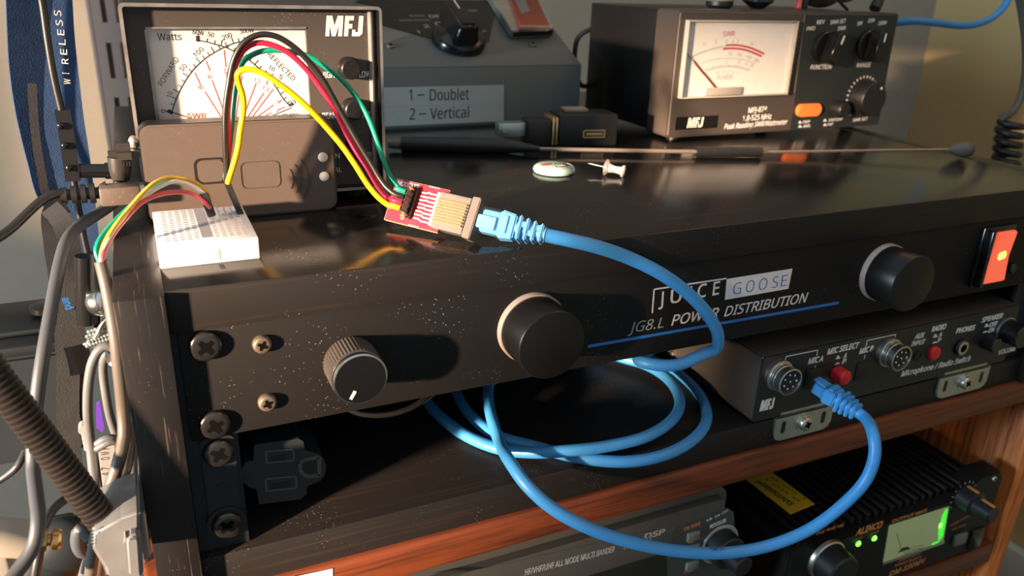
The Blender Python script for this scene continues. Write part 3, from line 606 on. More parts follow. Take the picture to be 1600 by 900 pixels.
for P in (fwd, ref):
    Q = curve([pd_(*q) for q in P], 1.2)
    for a, b in zip(Q, Q[1:]): line(bm, pd_, a, b, .48)
    n = 20; side = -1 if P is fwd else 1
    for i in range(0, len(Q)-1, max(1, len(Q)//15)):
        t = (Q[i+1]-Q[i]).normalized(); s_ = pd_.n.cross(t); ln = 2.6 if (i//max(1, len(Q)//15)) % 3 == 0 else 1.6; line(bm, pd_, Q[i], Q[i]+s_*ln, .36)
line(bm, pd_, pd_(262, 172.5), pd_(270, 177), 1.5); line(bm, pd_, pd_(268, 175), pd_(305, 187), .4); line(bm, pd_, pd_(309, 56), pd_(309, 65), 1.5); line(bm, pd_, pd_(451, 165), pd_(458, 162), 1.3); line(bm, pd_, pd_(456, 168), pd_(418, 184), .4)
part('dial_print', bm, 'dark_ink', dl)
bm = B()
for P in ([(304, 113), (313, 132)], [(320, 143), (347, 185)], [(322, 95), (328, 111)], [(331, 125), (351, 178)], [(350, 78), (353, 105)], [(354, 113), (358, 180)], [(378, 118), (368, 184)], [(400, 130), (380, 182)], [(418, 126), (416, 133)], [(412, 145), (386, 184)], [(427, 139), (393, 184)], [(427, 164), (400, 184)], [(445, 167), (436, 171)], [(424, 176), (409, 184)], [(440, 156), (434, 160)]): line(bm, pd_, pd_(*P[0]), pd_(*P[1]), .42)
for s_, a, b in (('8', (314, 141), (318, 136)), ('6', (329, 124), (332, 119.5)), ('2.0', (349.5, 113.5), (359, 113.5)), ('1.5', (396.5, 127.5), (406, 130)), ('1.3', (409, 139), (418, 143)), ('1.1', (430, 160), (436, 163)), ('1', (430, 174), (433, 176))): ptext(bm, pd_, s_, a, b, 1.75, **k)
ptext(bm, pd_, 'SWR', (293, 185.5), (323, 185.5), 2.4, bold=.008); part('red_print', bm, 'red_ink', dl)
bm = B(); MFJ(bm, pl, (508.5, 56.5), (568, 25)); part('brand_lettering', bm, 'silk', lm)
bm = B(); ptext(bm, pl, 'HIGH', (501.5, 122), (522.5, 121), 2.6, bold=.02); ptext(bm, pl, 'LOW', (561.5, 121), (579.5, 120), 2.6, bold=.02); ptext(bm, pl, 'PEAK', (504, 185.5), (525.5, 184.5), 2.6, bold=.02); ptext(bm, pl, 'AVG', (565.5, 184), (581.5, 183), 2.6, bold=.02)
ptext(bm, pl, 'OFF', (567, 246), (583.5, 245), 2.3, bold=.01); ptext(bm, pl, 'ON', (513, 248), (531, 247), 2.3, bold=.01); ptext(bm, pl, 'CAL', (516, 269), (534, 268.5), 2.3, bold=.01); part('white_lettering', bm, 'white_ink', lm)
for u, v in ((543, 106), (549, 169), (552, 232)):
    c = pl(u, v); bm = B(); lathe(bm, c, (0, -1, 0), [(4.9, 0), (4.9, .8), (4.5, 1), (4.4, 6.6), (3.9, 7.1)], 32); part('push_button', bm, 'knob_black', lm)
for x in (5, 90):
    for y in (YP+8, YP+95): bm = B(); lathe(bm, (x, y, ZT+.06), (0, 0, 1), [(4.2, 0), (4.6, 4.6), (4.6, 5.4)], 20); part('foot', bm, 'plastic_black', lm)
bm = B(); ball(bm, (x0-1.2, yf+1, 48), 2.2, (1, 1, 1.4)); part('cover_screw', bm, 'worn_metal', lm)

# ------------------------------------------------------------------ small black interface case leaning on the meter
YC = 78
ic = thing('interface_box', 'small black plastic interface box with two round lamps, standing before the white-dialled meter', 'box', (36, YC, ZT))
bm = B(); prism(bm, [V((x, YC, z)) for x, z in rrect(-3.2, 75, ZT+.1, 56.9, 4.5, 6)], (0, 1, 0), 11); bmesh.ops.bevel(bm, geom=[e for e in bm.edges if all(abs(v.co.y-YC) < .01 for v in e.verts)], offset=.9, segments=2, affect='EDGES'); part('shell', bm, 'case_plastic', ic)
bm = B(); prism(bm, [V((x, YC+1.2, z)) for x, z in rrect(-3.5, 75.3, ZT+.05, 57.25, 4.8, 6)], (0, 1, 0), 10.2); part('back_shell', bm, 'case_edge', ic)
pl = FY(YC); a = pl(306, 289); b = pl(353, 245)
bm = B(); R1 = rrect(a.x, b.x, a.z, b.z, 3, 5); R2 = rrect(a.x+.8, b.x-.8, a.z+.8, b.z-.8, 2.4, 5)
for i in range(len(R1)): j = (i+1) % len(R1); prism(bm, [V((q[0], YC-.05, q[1])) for q in (R1[i], R1[j], R2[j], R2[i])], (0, -1, 0), .22)
part('button_groove', bm, 'case_edge', ic)
bm = B(); prism(bm, [V((x, YC-.02, z)) for x, z in rrect(a.x+1.2, b.x-1.2, a.z+1.2, b.z-1.2, 2.2, 5)], (0, -1, 0), .5); part('button', bm, 'case_plastic', ic)
bm = B(); a = pl(378, 296); b = pl(436, 250); R1 = rrect(a.x, b.x, a.z, b.z, 2.5, 5); R2 = rrect(a.x+.35, b.x-.35, a.z+.35, b.z-.35, 2.2, 5)
for i in range(len(R1)): j = (i+1) % len(R1); prism(bm, [V((q[0], YC-.02, q[1])) for q in (R1[i], R1[j], R2[j], R2[i])], (0, -1, 0), .2)
c = pl.loc(pl(432, 281))
for r in (7.2, 10.2, 13.6): arc(bm, pl, c, r, -38, 38, .4, .25, 0, 18)
part('raised_emblem', bm, 'case_groove', ic)
for u, v in ((504.5, 245.5), (506.5, 275.5)):
    c = pl(u, v); bm = B(); lathe(bm, c, (0, -1, 0), [(2.15, 0), (2.1, .5), (1.5, .9), (.6, 1.0)], 24); part('lamp', bm, 'lamp_white', ic, 'round cream lamp')

# ------------------------------------------------------------------ plugs at the left of the case
bp = thing('power_plug', 'black right-angle power plug with thick grey cable, left of the small case', 'plug', tuple(at(205, 242, 84)))
P = [at(u, v, 84) for u, v in ((167, 262), (166, 248), (168, 238), (176, 233), (190, 241), (216, 242))]
bm = B(); a = at(172, 242, 84); b = at(216, 242, 84); t = B(); bmesh.ops.create_cube(t, size=1)
for v in t.verts: v.co = V(((a.x+b.x)/2+v.co.x*(b.x-a.x+1.4), 84+v.co.y*9.5, a.z+v.co.z*9.3))
bmesh.ops.bevel(t, geom=t.edges[:], offset=3.2, segments=4, affect='EDGES'); merge(bm, t)
a = at(186, 245, 84); b = at(189, 277, 84); lathe(bm, a, b-a, [(4.4, 0), (4.3, 5), (3.8, 8), (3.2, 9.6)], 24); mk('plug_plastic', (.030, .026, .024), .34); part('plug_body', bm, 'plug_plastic', bp)
bm = B(); pl8 = FY(79.2)
for i in range(3): pathline(bm, pl8, [(193+i*4.5, 252), (194+i*4.5, 259)], .5, .25)
part('grip_ribs', bm, 'case_edge', bp)
mk('cable_grey', (.055, .062, .072), .45)
bm = B(); tube(bm, [at(*q) for q in ((189, 276, 84), (188, 298, 88), (180, 314, 88), (155, 333, 84), (124, 353, 74), (104, 378, 60), (94, 410, 50), (86, 450, 40), (78, 495, 30), (70, 540, 22), (62, 590, 16), (56, 640, 12), (52, 690, 8), (52, 730, 4), (57, 775, -8), (60, 812, -17), (54, 850, -21), (37, 880, -24), (14, 910, -28))], 2.35, 14); part('cable', bm, 'cable_grey', bp)
up = thing('usb_plug', 'brown-lit black usb plug with ribbed neck and cable leaving the picture to the left', 'plug', tuple(at(190, 300, 78)))
a = at(159, 318, 78); b = at(217, 281, 78); bm = B(); box(bm, a.x, b.x, 70, 78.9, a.z+.5, b.z-.6, 1.0); part('plug_body', bm, 'case_plastic', up)
bm = B(); a = at(214, 300, 79); box(bm, a.x, -3.65, 76, 81, a.z-3, a.z+3.5, .3); part('metal_tip', bm, 'nickel', up)
bm = B(); a = at(158, 301, 78); b = at(112, 304, 78)
lathe(bm, a, b-a, [(4.6, -2), (3.4, 0), (2.3, 1), (2.3, 2), (4, 2.1), (4, 4), (2.4, 4.1), (2.4, 5.2), (3.7, 5.3), (3.7, 7.2), (2.3, 7.3), (2.3, 8.4), (3.4, 8.5), (3.4, 10.6), (2.2, 10.7), (2.2, 12), (3.1, 12.1), (3.0, 14.2), (1.8, 14.4)], 24); part('strain_relief', bm, 'case_edge', up)
bm = B(); tube(bm, [at(*q) for q in ((116, 303.5, 78), (100, 302, 77), (84, 304, 76), (64, 314, 74), (42, 334, 70), (20, 355, 66), (0, 370, 62), (-30, 386, 56))], 1.75, 12); part('cable', bm, 'plastic_black', up)
bm = B(); a = at(123, 267, 96); b = at(168, 267, 96); lathe(bm, a, b-a, [(2.6, 1.5), (2.9, 0), (3.1, 0), (3.1, .5), (2.9, .7), (2.9, 10)], 28); lathe(bm, b, b-a, [(3.4, -1), (3.4, 4.4)], 24)
solo('cable_clip', bm, 'gloss_black', 'short black tube with a shiny open end behind the right-angle plug', 'clip', tuple(a))

# ------------------------------------------------------------------ breadboard
bb = thing('breadboard', 'small white breadboard on the front edge of the cabinet top', 'breadboard', (16, 45, ZT))
ZB = ZT+8.6
bm = B(); box(bm, -2.2, 32.4, 21.8, 68.2, ZT+.05, ZB, .5); part('block', bm, 'board_white', bb)
bm = B()
for i in range(17):
    for j in range(10):
        x = 15.1+(j-4.5)*2.54+(2.2 if j > 4 else -2.2)+0; y = 27.0+i*2.42
        if x > -1.4 and x < 31.6: box(bm, x-.75, x+.75, y-.7, y+.7, ZB-.02, ZB+.03)
part('contact_holes', bm, 'hole_grey', bb)
bm = B(); a = atz(312, 333, ZB); b = atz(330, 366, ZB); box(bm, 13.2, 17.0, 27, 67, ZB, ZB+.04); part('centre_groove', bm, 'groove_grey', bb)
bm = B(); p = FY(21.8); ppoly(bm, p, [(336.5, 390), (343, 389), (345, 405.5), (339, 407)], .12); part('key_slot', bm, 'groove_grey', bb)

# ------------------------------------------------------------------ jumper wires from the breadboard to the red board
GR = 'jumper wires arching from the breadboard to the red board'
JW = dict(
 black=('wire_black', 1.25, [(362, 287, 61), (357, 255, 61), (352, 215, 62), (352, 175, 62), (357, 135, 62), (366, 92, 61), (382, 66, 60), (406, 54, 59), (432, 57, 58), (460, 74, 56), (484, 98, 55), (503, 122, 54), (520, 152, 52), (542, 192, 50), (562, 227, 48), (580, 256, 46), (594, 280, 44), (606, 295, 42), (633, 318, 40)]),
 red=('wire_red', 1.2, [(367, 288, 60), (362, 255, 60), (357, 215, 60.5), (356, 175, 61), (361, 130, 60), (369, 100, 59.5), (382, 77, 59), (401, 67, 58), (421, 69, 57), (450, 82, 56), (480, 110, 54), (503, 140, 52), (522, 170, 50), (541, 207, 48), (556, 235, 46), (574, 262, 44), (590, 290, 43), (605, 308, 41), (635, 331, 39)]),
 green=('wire_green', 1.15, [(370, 288, 59), (365, 250, 59), (361, 205, 59.5), (366, 152, 59), (372, 115, 58), (381, 95, 57.5), (400, 83, 57), (420, 78.5, 56.5), (450, 80, 57), (480, 87, 57), (508, 104, 56), (540, 131, 54), (562, 160, 52), (578, 190, 50), (592, 230, 48), (608, 272, 45), (624, 295, 42), (637, 319, 40)]),
 yellow=('wire_yellow', 1.25, [(375, 289, 58), (371, 262, 57), (371, 235, 56.5), (376, 200, 56), (380.5, 170, 56), (379, 148, 56), (373, 130, 56), (371, 117, 56), (377, 110, 55.5), (390, 108, 55), (408, 113, 54), (432, 128, 53), (461, 150, 52), (487, 174, 50.5), (512, 201, 48.5), (536, 230, 46.5), (556, 259, 45), (575, 289, 43.5), (592, 309, 42), (610, 322, 40.5), (636, 331, 38.5)]))
jl = dict(black='blackish jumper wire, outermost of the arch over the white dial', red='red jumper wire running down beside the black one to the red board', green='green jumper wire swinging widest to the right before reaching the red board', yellow='yellow jumper wire, innermost and lowest of the arch')
# ------------------------------------------------------------------ sensor cable with four bare conductors into the breadboard
sc = thing('sensor_cable', 'brown-grey cable whose thin coloured wires bend over into the white breadboard', 'cable', tuple(at(160, 412, 22)))
bm = B(); tube(bm, [at(*q) for q in ((158, 408, 22), (164, 432, 21), (170, 462, 19), (176, 495, 17), (182, 535, 15), (186, 575, 15), (190, 615, 16), (193, 650, 16), (194, 680, 14), (188, 712, 10), (178, 745, 8), (166, 778, 6), (157, 810, 8), (148, 850, 12), (140, 910, 20))], 2.3, 14)
mk('jacket_brown', (.085, .073, .065), .5)
for v in bm.verts:
    if v.co.y > -7 and v.co.x > -18.0: v.co.x = -18.0
part('jacket', bm, 'jacket_brown', sc)
for nm, r, P in (('wire_olive', .85, [(330, 318, 53), (322, 300, 53), (308, 287, 53), (286, 278, 52), (262, 278, 50), (240, 287, 46), (222, 303, 42), (203, 325, 37), (184, 348, 31), (167, 374, 26), (158, 395, 23), (159, 412, 22)]),
                 ('wire_green', .85, [(327, 319, 55), (318, 303, 55), (296, 287, 55), (270, 283, 53), (241, 294, 48), (216, 312, 43), (190, 335, 36), (168, 358, 30), (153, 380, 25), (150, 394, 23), (156, 410, 22)]),
                 ('wire_white', .85, [(331, 321, 52), (322, 306, 52), (305, 292, 52), (275, 283, 50), (244, 295, 46), (220, 313, 42), (198, 335, 36), (178, 360, 29), (163, 386, 24), (157, 400, 22.5), (158, 412, 21.5)]),
                 ('wire_pink', .95, [(329, 325, 50), (314, 311, 50), (297, 302, 50), (272, 300, 49), (242, 306, 45), (220, 317, 41), (196, 341, 35), (176, 367, 28), (164, 388, 24), (160, 400, 22), (160, 413, 21)])):
    bm = B(); tube(bm, [at(*q) for q in P], r, 10, step=1.6); part('conductor', bm, nm, sc)
a = at(318, 302, 52); b = at(331, 337, 51.5); d = b-a; bm = B(); t_, e1, e2 = basis(d); prism(bm, [a+e1*2.2+e2*1.6, a-e1*2.2+e2*1.6, a-e1*2.2-e2*1.6, a+e1*2.2-e2*1.6], d, 1); bmesh.ops.bevel(bm, geom=bm.edges[:], offset=.3, segments=2, affect='EDGES'); part('crimp_sleeve', bm, 'housing_black', sc)

# ------------------------------------------------------------------ red breakout board with metal jack
pbl = at(604.5, 343.5, 40); ptl = at(617, 278.5, 47); pjr = at(746, 343, 12); plc = (pbl+ptl)/2
ux = (pjr-plc).normalized(); uy = (ptl-pbl); uy = (uy-ux*uy.dot(ux)).normalized(); un = ux.cross(uy)
if un.y > 0: un = -un
pb = Pl(plc, un, ux)
rb = thing('breakout_board', 'red circuit board with metal network jack hanging by its wires above the cabinet edge', 'circuit board', tuple(plc))
hh = (ptl-pbl).length/2
def bxy(u, v, d=0): q = onp(u, v, pb.p+pb.n*d, pb.n); return pb.loc(q)
def L3(x0, x1, y0, y1, d0, d1, bev=0):
    t = B(); bmesh.ops.create_cube(t, size=1)
    if bev: bmesh.ops.transform(t, matrix=Matrix.Diagonal((x1-x0, y1-y0, d1-d0, 1)), verts=t.verts); bmesh.ops.bevel(t, geom=t.edges[:], offset=bev, segments=2, affect='EDGES'); k = V((1, 1, 1))
    else: k = V((x1-x0, y1-y0, d1-d0))
    for v in t.verts: v.co = pb.xy((x0+x1)/2+v.co.x*k.x, (y0+y1)/2+v.co.y*k.y, (d0+d1)/2+v.co.z*k.z)
    return t
bl = bxy(604.5, 343.5); tr = bxy(704, 297); wpc = tr[0]
bm = B(); merge(bm, L3(0, wpc, -hh, hh, -1.6, 0)); bd = part('board', bm, 'pcb_red', rb)
bm = B(); merge(bm, L3(-.12, 0, -hh, hh, -1.6, .02)); merge(bm, L3(0, wpc, -hh-.12, -hh, -1.6, .02)); merge(bm, L3(0, wpc, hh, hh+.05, -1.6, .02)); part('board_edge', bm, 'pcb_edge', bd)
bm = B(); a = bxy(621, 291); b = bxy(652, 297); text(bm, pb, 'MODIO-EB', pb.xy(*bxy(620.5, 289)), pb.xy(*bxy(653.5, 296.5)), 2.0, bold=.03)
R = [bxy(632.5, 296), bxy(632, 312)]; line(bm, pb, pb.xy(*bxy(633, 295)), pb.xy(*bxy(628, 330)), .3); line(bm, pb, pb.xy(*bxy(633, 295)), pb.xy(*bxy(655, 300)), .3)
part('silkscreen', bm, 'silk', bd)
jx0 = bxy(683, 327)[0]; jx1 = bxy(746, 343)[0]; jb, jt = bxy(678, 357)[1], bxy(691, 301)[1]
bm = B()
for i in range(8):
    y = jb+1.6+(jt-jb-3.2)*i/7; x = bxy(652, 320)[0]
    line(bm, pb, pb.xy(x, y*.92+.2), pb.xy(x+2.4, y*.92+.2), .55, .1); line(bm, pb, pb.xy(x+2.4, y*.92+.2), pb.xy(x+4, y+(.5 if i % 2 else -.1)), .55, .1); line(bm, pb, pb.xy(x+4, y), pb.xy(jx0+.3, y), .55, .1)
for i in range(4): t = wpc*.62+i*1.3; merge(bm, L3(t, t+.6, hh-.5, hh+.06, -.1, .12)); merge(bm, L3(t-4, t-3.4, -hh-.06, -hh+.5, -.1, .12))
part('traces', bm, 'silk', bd)
hx = bxy(643, 325)[0]
bm = B(); merge(bm, L3(hx-1.3, hx+1.3, -6.6, 6.8, 0, 2.4, .2)); hd = part('pin_header', bm, 'housing_black', rb)
bm = B()
for i in range(6):
    y = -6.6+i*2.4; merge(bm, L3(hx-3.6, hx-1.9, y-.8, y+.8, .02, .2))
    if i in (0, 5): merge(bm, L3(hx-.35, hx+.35, y-.35, y+.35, 2.4, 6.5))
part('header_pins', bm, 'gold', hd)
bm = B(); merge(bm, L3(jx0, jx1-3.8, jb, jt, -4.9, 2.0, .5)); merge(bm, L3(jx1-3.8, jx1, jb-1.0, jt+1.0, -5.1, 2.4, .4)); jk = part('network_jack', bm, 'jack_shell', rb)
bm = B()
for i in range(8): y = jb+3.2+(jt-jb-6.4)*i/7; merge(bm, L3(jx0+.2, jx1-5.2, y-.36, y+.36, 2.0, 2.35))
part('contacts', bm, 'gold', jk)
bm = B()
for i in range(8): y = jb+3.2+(jt-jb-6.4)*i/7; merge(bm, L3(jx1-5.2, jx1-4.1, y-.42, y+.42, 1.9, 2.05))
part('contact_slots', bm, 'socket_dark', jk)
bm = B(); merge(bm, L3(jx0-.8, jx0+.4, jb+.5, jt-.5, 0, 2.2, .2)); part('jack_insert', bm, 'wire_white', jk)

YO = dict(black=-4.0, red=-1.4, green=1.2, yellow=-6.6); ROW = dict(black=2, red=1, green=0, yellow=3)
PIN = dict(black=.6, red=-1.8, green=3.0, yellow=-4.2)
for i, (k_, (mt, r, P)) in enumerate(JW.items()):
    hb = V((30.2, 62.6-2.6*ROW[k_], ZB+.15)); ha = hb+V((-3.6, .4, 12.2))
    n = len(P); P3 = []
    for m_, (u, v, y) in enumerate(P):
        t_ = m_/(n-1); q = at(u, v, 60.5-15*t_+YO[k_]-9*max(0, t_-.7)/.3); P3.append(q)
    P3 = [ha-(hb-ha).normalized()*.3]+P3[2:-1]+[pb.xy(hx-3.4, PIN[k_], 9.5), pb.xy(hx-.6, PIN[k_], 8.0)]
    j = thing('jumper_wire', jl[k_], 'wire', tuple(P3[0]), GR)
    bm = B(); tube(bm, P3, r*.92, 12, step=1.6); part('insulation', bm, mt, j)
    d = hb-ha; bm = B(); hw = 1.25; e1, e2 = V((hw, 0, 0)), V((0, hw, 0))
    prism(bm, [ha+e1+e2, ha-e1+e2, ha-e1-e2, ha+e1-e2], d, 1); part('connector_housing', bm, 'housing_black', j)
    bm = B(); a = pb.xy(hx-.6, PIN[k_], 8.0); e1, e2 = pb.x*1.0, pb.y*1.0; prism(bm, [a+e1+e2, a-e1+e2, a-e1-e2, a+e1-e2], -pb.n, 5.2); part('pin_sleeve', bm, 'housing_black', j)

# ------------------------------------------------------------------ blue network cable
nc = thing('network_cable', 'blue network cable looping from the red board through the cabinet opening to the microphone switch', 'cable', tuple(atz(860, 712, -95)))
ZC = -92.5
pe = at(850, 366, -6)
px_ = (pe-pjr).normalized()
py_ = (uy-px_*uy.dot(px_)).normalized(); pn_ = px_.cross(py_)
if pn_.y > 0: pn_ = -pn_
def P3(x, y, d): return pjr+px_*x+py_*y+pn_*(d-4)
Ltot = (pe-pjr).length
def plugbox(bm, f, x0, x1, y0, y1, d0, d1, bev=.3, taper=1.):
    t = B(); bmesh.ops.create_cube(t, size=1); bmesh.ops.transform(t, matrix=Matrix.Diagonal((x1-x0, y1-y0, d1-d0, 1)), verts=t.verts); bmesh.ops.bevel(t, geom=t.edges[:], offset=bev, segments=2, affect='EDGES')
    for v in t.verts:
        k = 1+(taper-1)*(v.co.x/(x1-x0)+.5); v.co = f((x0+x1)/2+v.co.x, (y0+y1)/2+v.co.y*k, (d0+d1)/2+v.co.z*k)
    return merge(bm, t)
def make_plug(f, L, first):
    bmat = 'boot_blue' if first else 'cable_blue'
    bm = B(); plugbox(bm, f, 1.6, L*.34, -5.6, 5.6, -1.2, 6.4, .5); o = part('plug', bm, 'clear_plastic', nc, 'clear plastic plug')
    bm = B(); plugbox(bm, f, 1.9, L*.36, -4.6, 4.6, -.4, 5.6, .5); plugbox(bm, f, .5, L*.30, -3.4, 2.0, 5.6, 6.7, .3); part('plug_core', bm, bmat, o)
    bm = B(); plugbox(bm, f, L*.34, L*.58, -5.8, 5.8, -1.4, 6.8, .7, .86); plugbox(bm, f, L*.38, L*.47, -3.6, 3.6, 6.4, 7.3, .25)
    b2 = part('boot', bm, bmat, nc); bm = B()
    n = 4
    for i in range(n):
        x = L*(.62+.105*i); h = 5.0-.42*i; plugbox(bm, f, x, x+L*(.052 if first else .075), -h, h, 2.7-h, 2.7+h, .5)
        if i: plugbox(bm, f, x-L*.06, x+.2, -1.2+(1.6 if i % 2 else -1.2), 1.2+(1.6 if i % 2 else -1.2), 2.7, 2.7+h-.4, .2)
    p, q = f(L*.56, 0, 2.7), f(L*1.02, 0, 2.7); cyl(bm, p, q, 3.1 if first else 4.2, 20, None if first else 3.2); part('strain_relief', bm, bmat, b2)
make_plug(P3, Ltot, True)
s0 = P3(Ltot*.98, 0, 2.7)
def LO(q): return V((q.x, q.y, min(q.z, -47.8)))
f2 = at(1272, 598, -7.5); e2_ = at(1345, 648, -34)
ax2 = (e2_-f2).normalized(); ay2 = V((0, 0, 1)).cross(ax2).normalized(); an2 = ax2.cross(ay2)
def P4(x, y, d): return f2+ax2*x+ay2*y+an2*(d-2.7)
L2 = (e2_-f2).length
make_plug(P4, L2*.92, False)
RC = 2.85
route = [s0, at(884, 374, -8), at(930, 385, -9), at(985, 404, -8), at(1035, 429, -11), at(1078, 461, -13), at(1108, 495, -13), at(1122, 524, -11), at(1118, 545, -7), at(1098, 554, -8), LO(at(1062, 554, -7)), LO(at(1030, 554, -4)), LO(at(1000, 554, 3)), V((230, 36, -56)), V((195, 95, -66)), V((155, 112, -82)), V((125, 104, ZC)),
 atz(664, 622, ZC), atz(690, 653, ZC), atz(725, 679, ZC), atz(775, 700, ZC), atz(830, 707, -90.0), atz(890, 704, -87.2), atz(950, 697, -88), atz(1010, 682, -88), atz(1050, 656, -88), atz(1062, 628, -88), atz(1045, 594, -88), atz(1010, 571, -88), atz(965, 557, -88), V((225, 104, -88)), V((190, 118, -90)), V((155, 110, -91)),
 atz(713, 604, -91.5), atz(722, 632, -92), atz(745, 659, -92.5), atz(785, 684, -91), atz(840, 699, -93), atz(880, 710, -93), atz(930, 719, -93), atz(985, 721, -93), atz(1040, 710, -93), atz(1085, 685, -93), atz(1104, 655, -93), atz(1095, 620, -93), atz(1068, 590, -93), atz(1040, 571, -93), V((232, 108, -92)), V((215, 126, -91)), V((190, 122, -88)),
 atz(795, 575, -87), atz(766, 598, -86), atz(763, 625, -86), atz(770, 660, -86.5), atz(780, 690, -89), at(797, 722, -2), at(822, 757, -14), at(860, 792, -22), at(915, 823, -30), at(985, 847, -36), at(1060, 861, -40), at(1130, 864, -43), at(1200, 853, -46), at(1265, 827, -50), at(1318, 788, -54), at(1354, 748, -56), at(1367, 708, -55), at(1364, 678, -50), P4(L2*1.06, 0, 2.7), P4(L2*.88, 0, 2.7)]
bm = B(); tube(bm, route, RC, 18, step=2.2); cord = part('cord', bm, 'cable_blue', nc)
def print_on(bm, s_, pts, h, ang, r):
    """small print following the cable skin"""
    path = curve(pts, .6); fr = frames(path); acc = [0]
    for a, b in zip(path, path[1:]): acc.append(acc[-1]+(b-a).length)
    vs, fs = glyphs(s_, .004); k = h/capH()
    def pos(x, y, top):
        i = 0
        while i < len(acc)-2 and acc[i+1] < x: i += 1
        t = (x-acc[i])/max(acc[i+1]-acc[i], 1e-6); p = path[i].lerp(path[i+1], t); T, a, b = fr[i]
        vv = CC-p; vv = (vv-T*vv.dot(T)).normalized(); upv = T.cross(vv); 
        if upv.dot(CU) < 0: upv = -upv
        g = ang+(y-h/2)/r; return p+(vv*math.cos(g)+upv*math.sin(g))*(r+(.05 if top else -.1))
    nv = [bm.verts.new(pos(v.x*k+1, v.y*k, v.z > 0)) for v in vs]
    for f in fs:
        try: bm.faces.new([nv[i] for i in f])
        except ValueError: pass
bm = B()
print_on(bm, '    CAT.5E', [atz(830, 707, -90.0), atz(890, 704, -87.2), atz(950, 697, -88), atz(1010, 682, -88), atz(1050, 656, -88)], 2.0, .35, RC)
part('cable_print', bm, 'cable_print', cord); bm = B()
print_on(bm, '  CAT.5E', [at(1100, 863.5, -42), at(1130, 864, -43), at(1200, 853, -46), at(1265, 827, -50), at(1318, 788, -54)], 1.9, .75, RC)
part('cable_print', bm, 'cable_print', cord)
# dark lead behind the panel
bm = B(); tube(bm, [at(*q) for q in ((535, 632, 8), (560, 645, 7), (600, 648, 7), (640, 638, 9), (672, 618, 14), (690, 600, 25))], 1.3, 10); tube(bm, [at(535, 632, 8), V((56, 30, -52)), V((52, 60, -60))], 1.3, 10)
solo('black_lead', bm, 'plastic_black', 'thin black lead sagging just below the bottom edge of the power unit', 'lead', tuple(at(600, 648, 7)))

# ------------------------------------------------------------------ right swr meter
YR = 172.5
rm = thing('swr_meter', 'dark grey meter with cream needle dial and orange button, right on the cabinet top', 'meter', (420, 230, ZT))
bx0, bx1, bz0, bz1 = 321.5, 519, 17.6, 100
bm = B(); prism(bm, [V((x, YR, z)) for x, z in rrect(bx0, bx1, bz0, bz1, 2.5, 4)], (0, 1, 0), 25); bmesh.ops.bevel(bm, geom=[e for e in bm.edges if all(abs(v.co.y-YR) < .01 for v in e.verts)], offset=1.3, segments=3, affect='EDGES')
pl = FY(YR); w0 = pl(1073, 33); w1 = pl(1240, 33); w2 = pl(1063, 151); wx0, wx1, wz1, wz0 = w0.x, w1.x, w0.z, w2.z
part('front_bezel', bm, 'r_bezel', rm)
bm = B(); box(bm, bx0+.8, bx1-.8, YR+25.1, 287, 19.5, 99.4, 1); part('cover', bm, 'cover_black', rm)
bm = B(); dv = pl(1258, 22).x; ppoly(bm, pl, [(1259, 24), (1402, 24), (1372, 194), (1234, 203), (1243, 145)], .25); pn = part('control_panel', bm, 'r_panel', rm)
bm = B(); pathline(bm, pl, [(1257.5, 23), (1241, 145)], .6, .4); part('divider_line', bm, 'jack_shell', rm)
bm = B(); box(bm, wx0, wx1, YR-.9, YR-.05, wz0, wz1); dl = part('dial', bm, 'dial_white', rm, 'cream dial plate')
bm = B()
for a_, b_, c_, d_ in ((wx0-.9, wx0, wz0-.8, wz1+.8), (wx1, wx1+1.4, wz0-.8, wz1+.8), (wx0, wx1, wz1, wz1+.8), (wx0, wx1, wz0-.8, wz0)): box(bm, a_, b_, YR-4.2, YR+.2, c_, d_, .1)
mk('lens_edge', (.42, .38, .34), .3); part('lens_frame', bm, 'lens_edge', rm, 'translucent grey lens rim')
bm = B(); box(bm, wx0, wx1, YR-4.0, YR-3.2, wz0, wz1); part('window_pane', bm, 'clear_pane', rm)
pdl = FY(YR-.9); bm = B()
def cpx(P, wd, seg=1.5):
    Q = curve([pdl(*q) for q in P], seg)
    for a, b in zip(Q, Q[1:]): line(bm, pdl, a, b, wd)
    return Q
cx = lambda a, b: (1040+a/7.5, 30+b/7.5)
A1 = [cx(*q) for q in ((290, 450), (400, 395), (520, 350), (640, 322), (760, 312), (870, 318), (980, 342), (1080, 385), (1150, 425))]
cpx([cx(*q) for q in ((410, 520), (520, 485), (640, 463), (740, 458), (860, 465), (960, 488), (1050, 520))], .3)
q1 = cpx([cx(*q) for q in ((470, 600), (580, 565), (690, 548), (800, 550), (900, 570), (980, 595))], .4); cpx([cx(*q) for q in ((480, 612), (590, 577), (700, 560), (800, 562), (900, 582), (975, 607))], .25)
cpx([cx(*q) for q in ((290, 455), (400, 405), (520, 362), (640, 335), (720, 326))], .3); cpx(A1[:5], .3)
line(bm, pdl, pdl(*cx(245, 400)), pdl(*cx(300, 465)), .5)
for q in q1[::4]: line(bm, pdl, q, q+V((0, 0, 1.6)), .3)
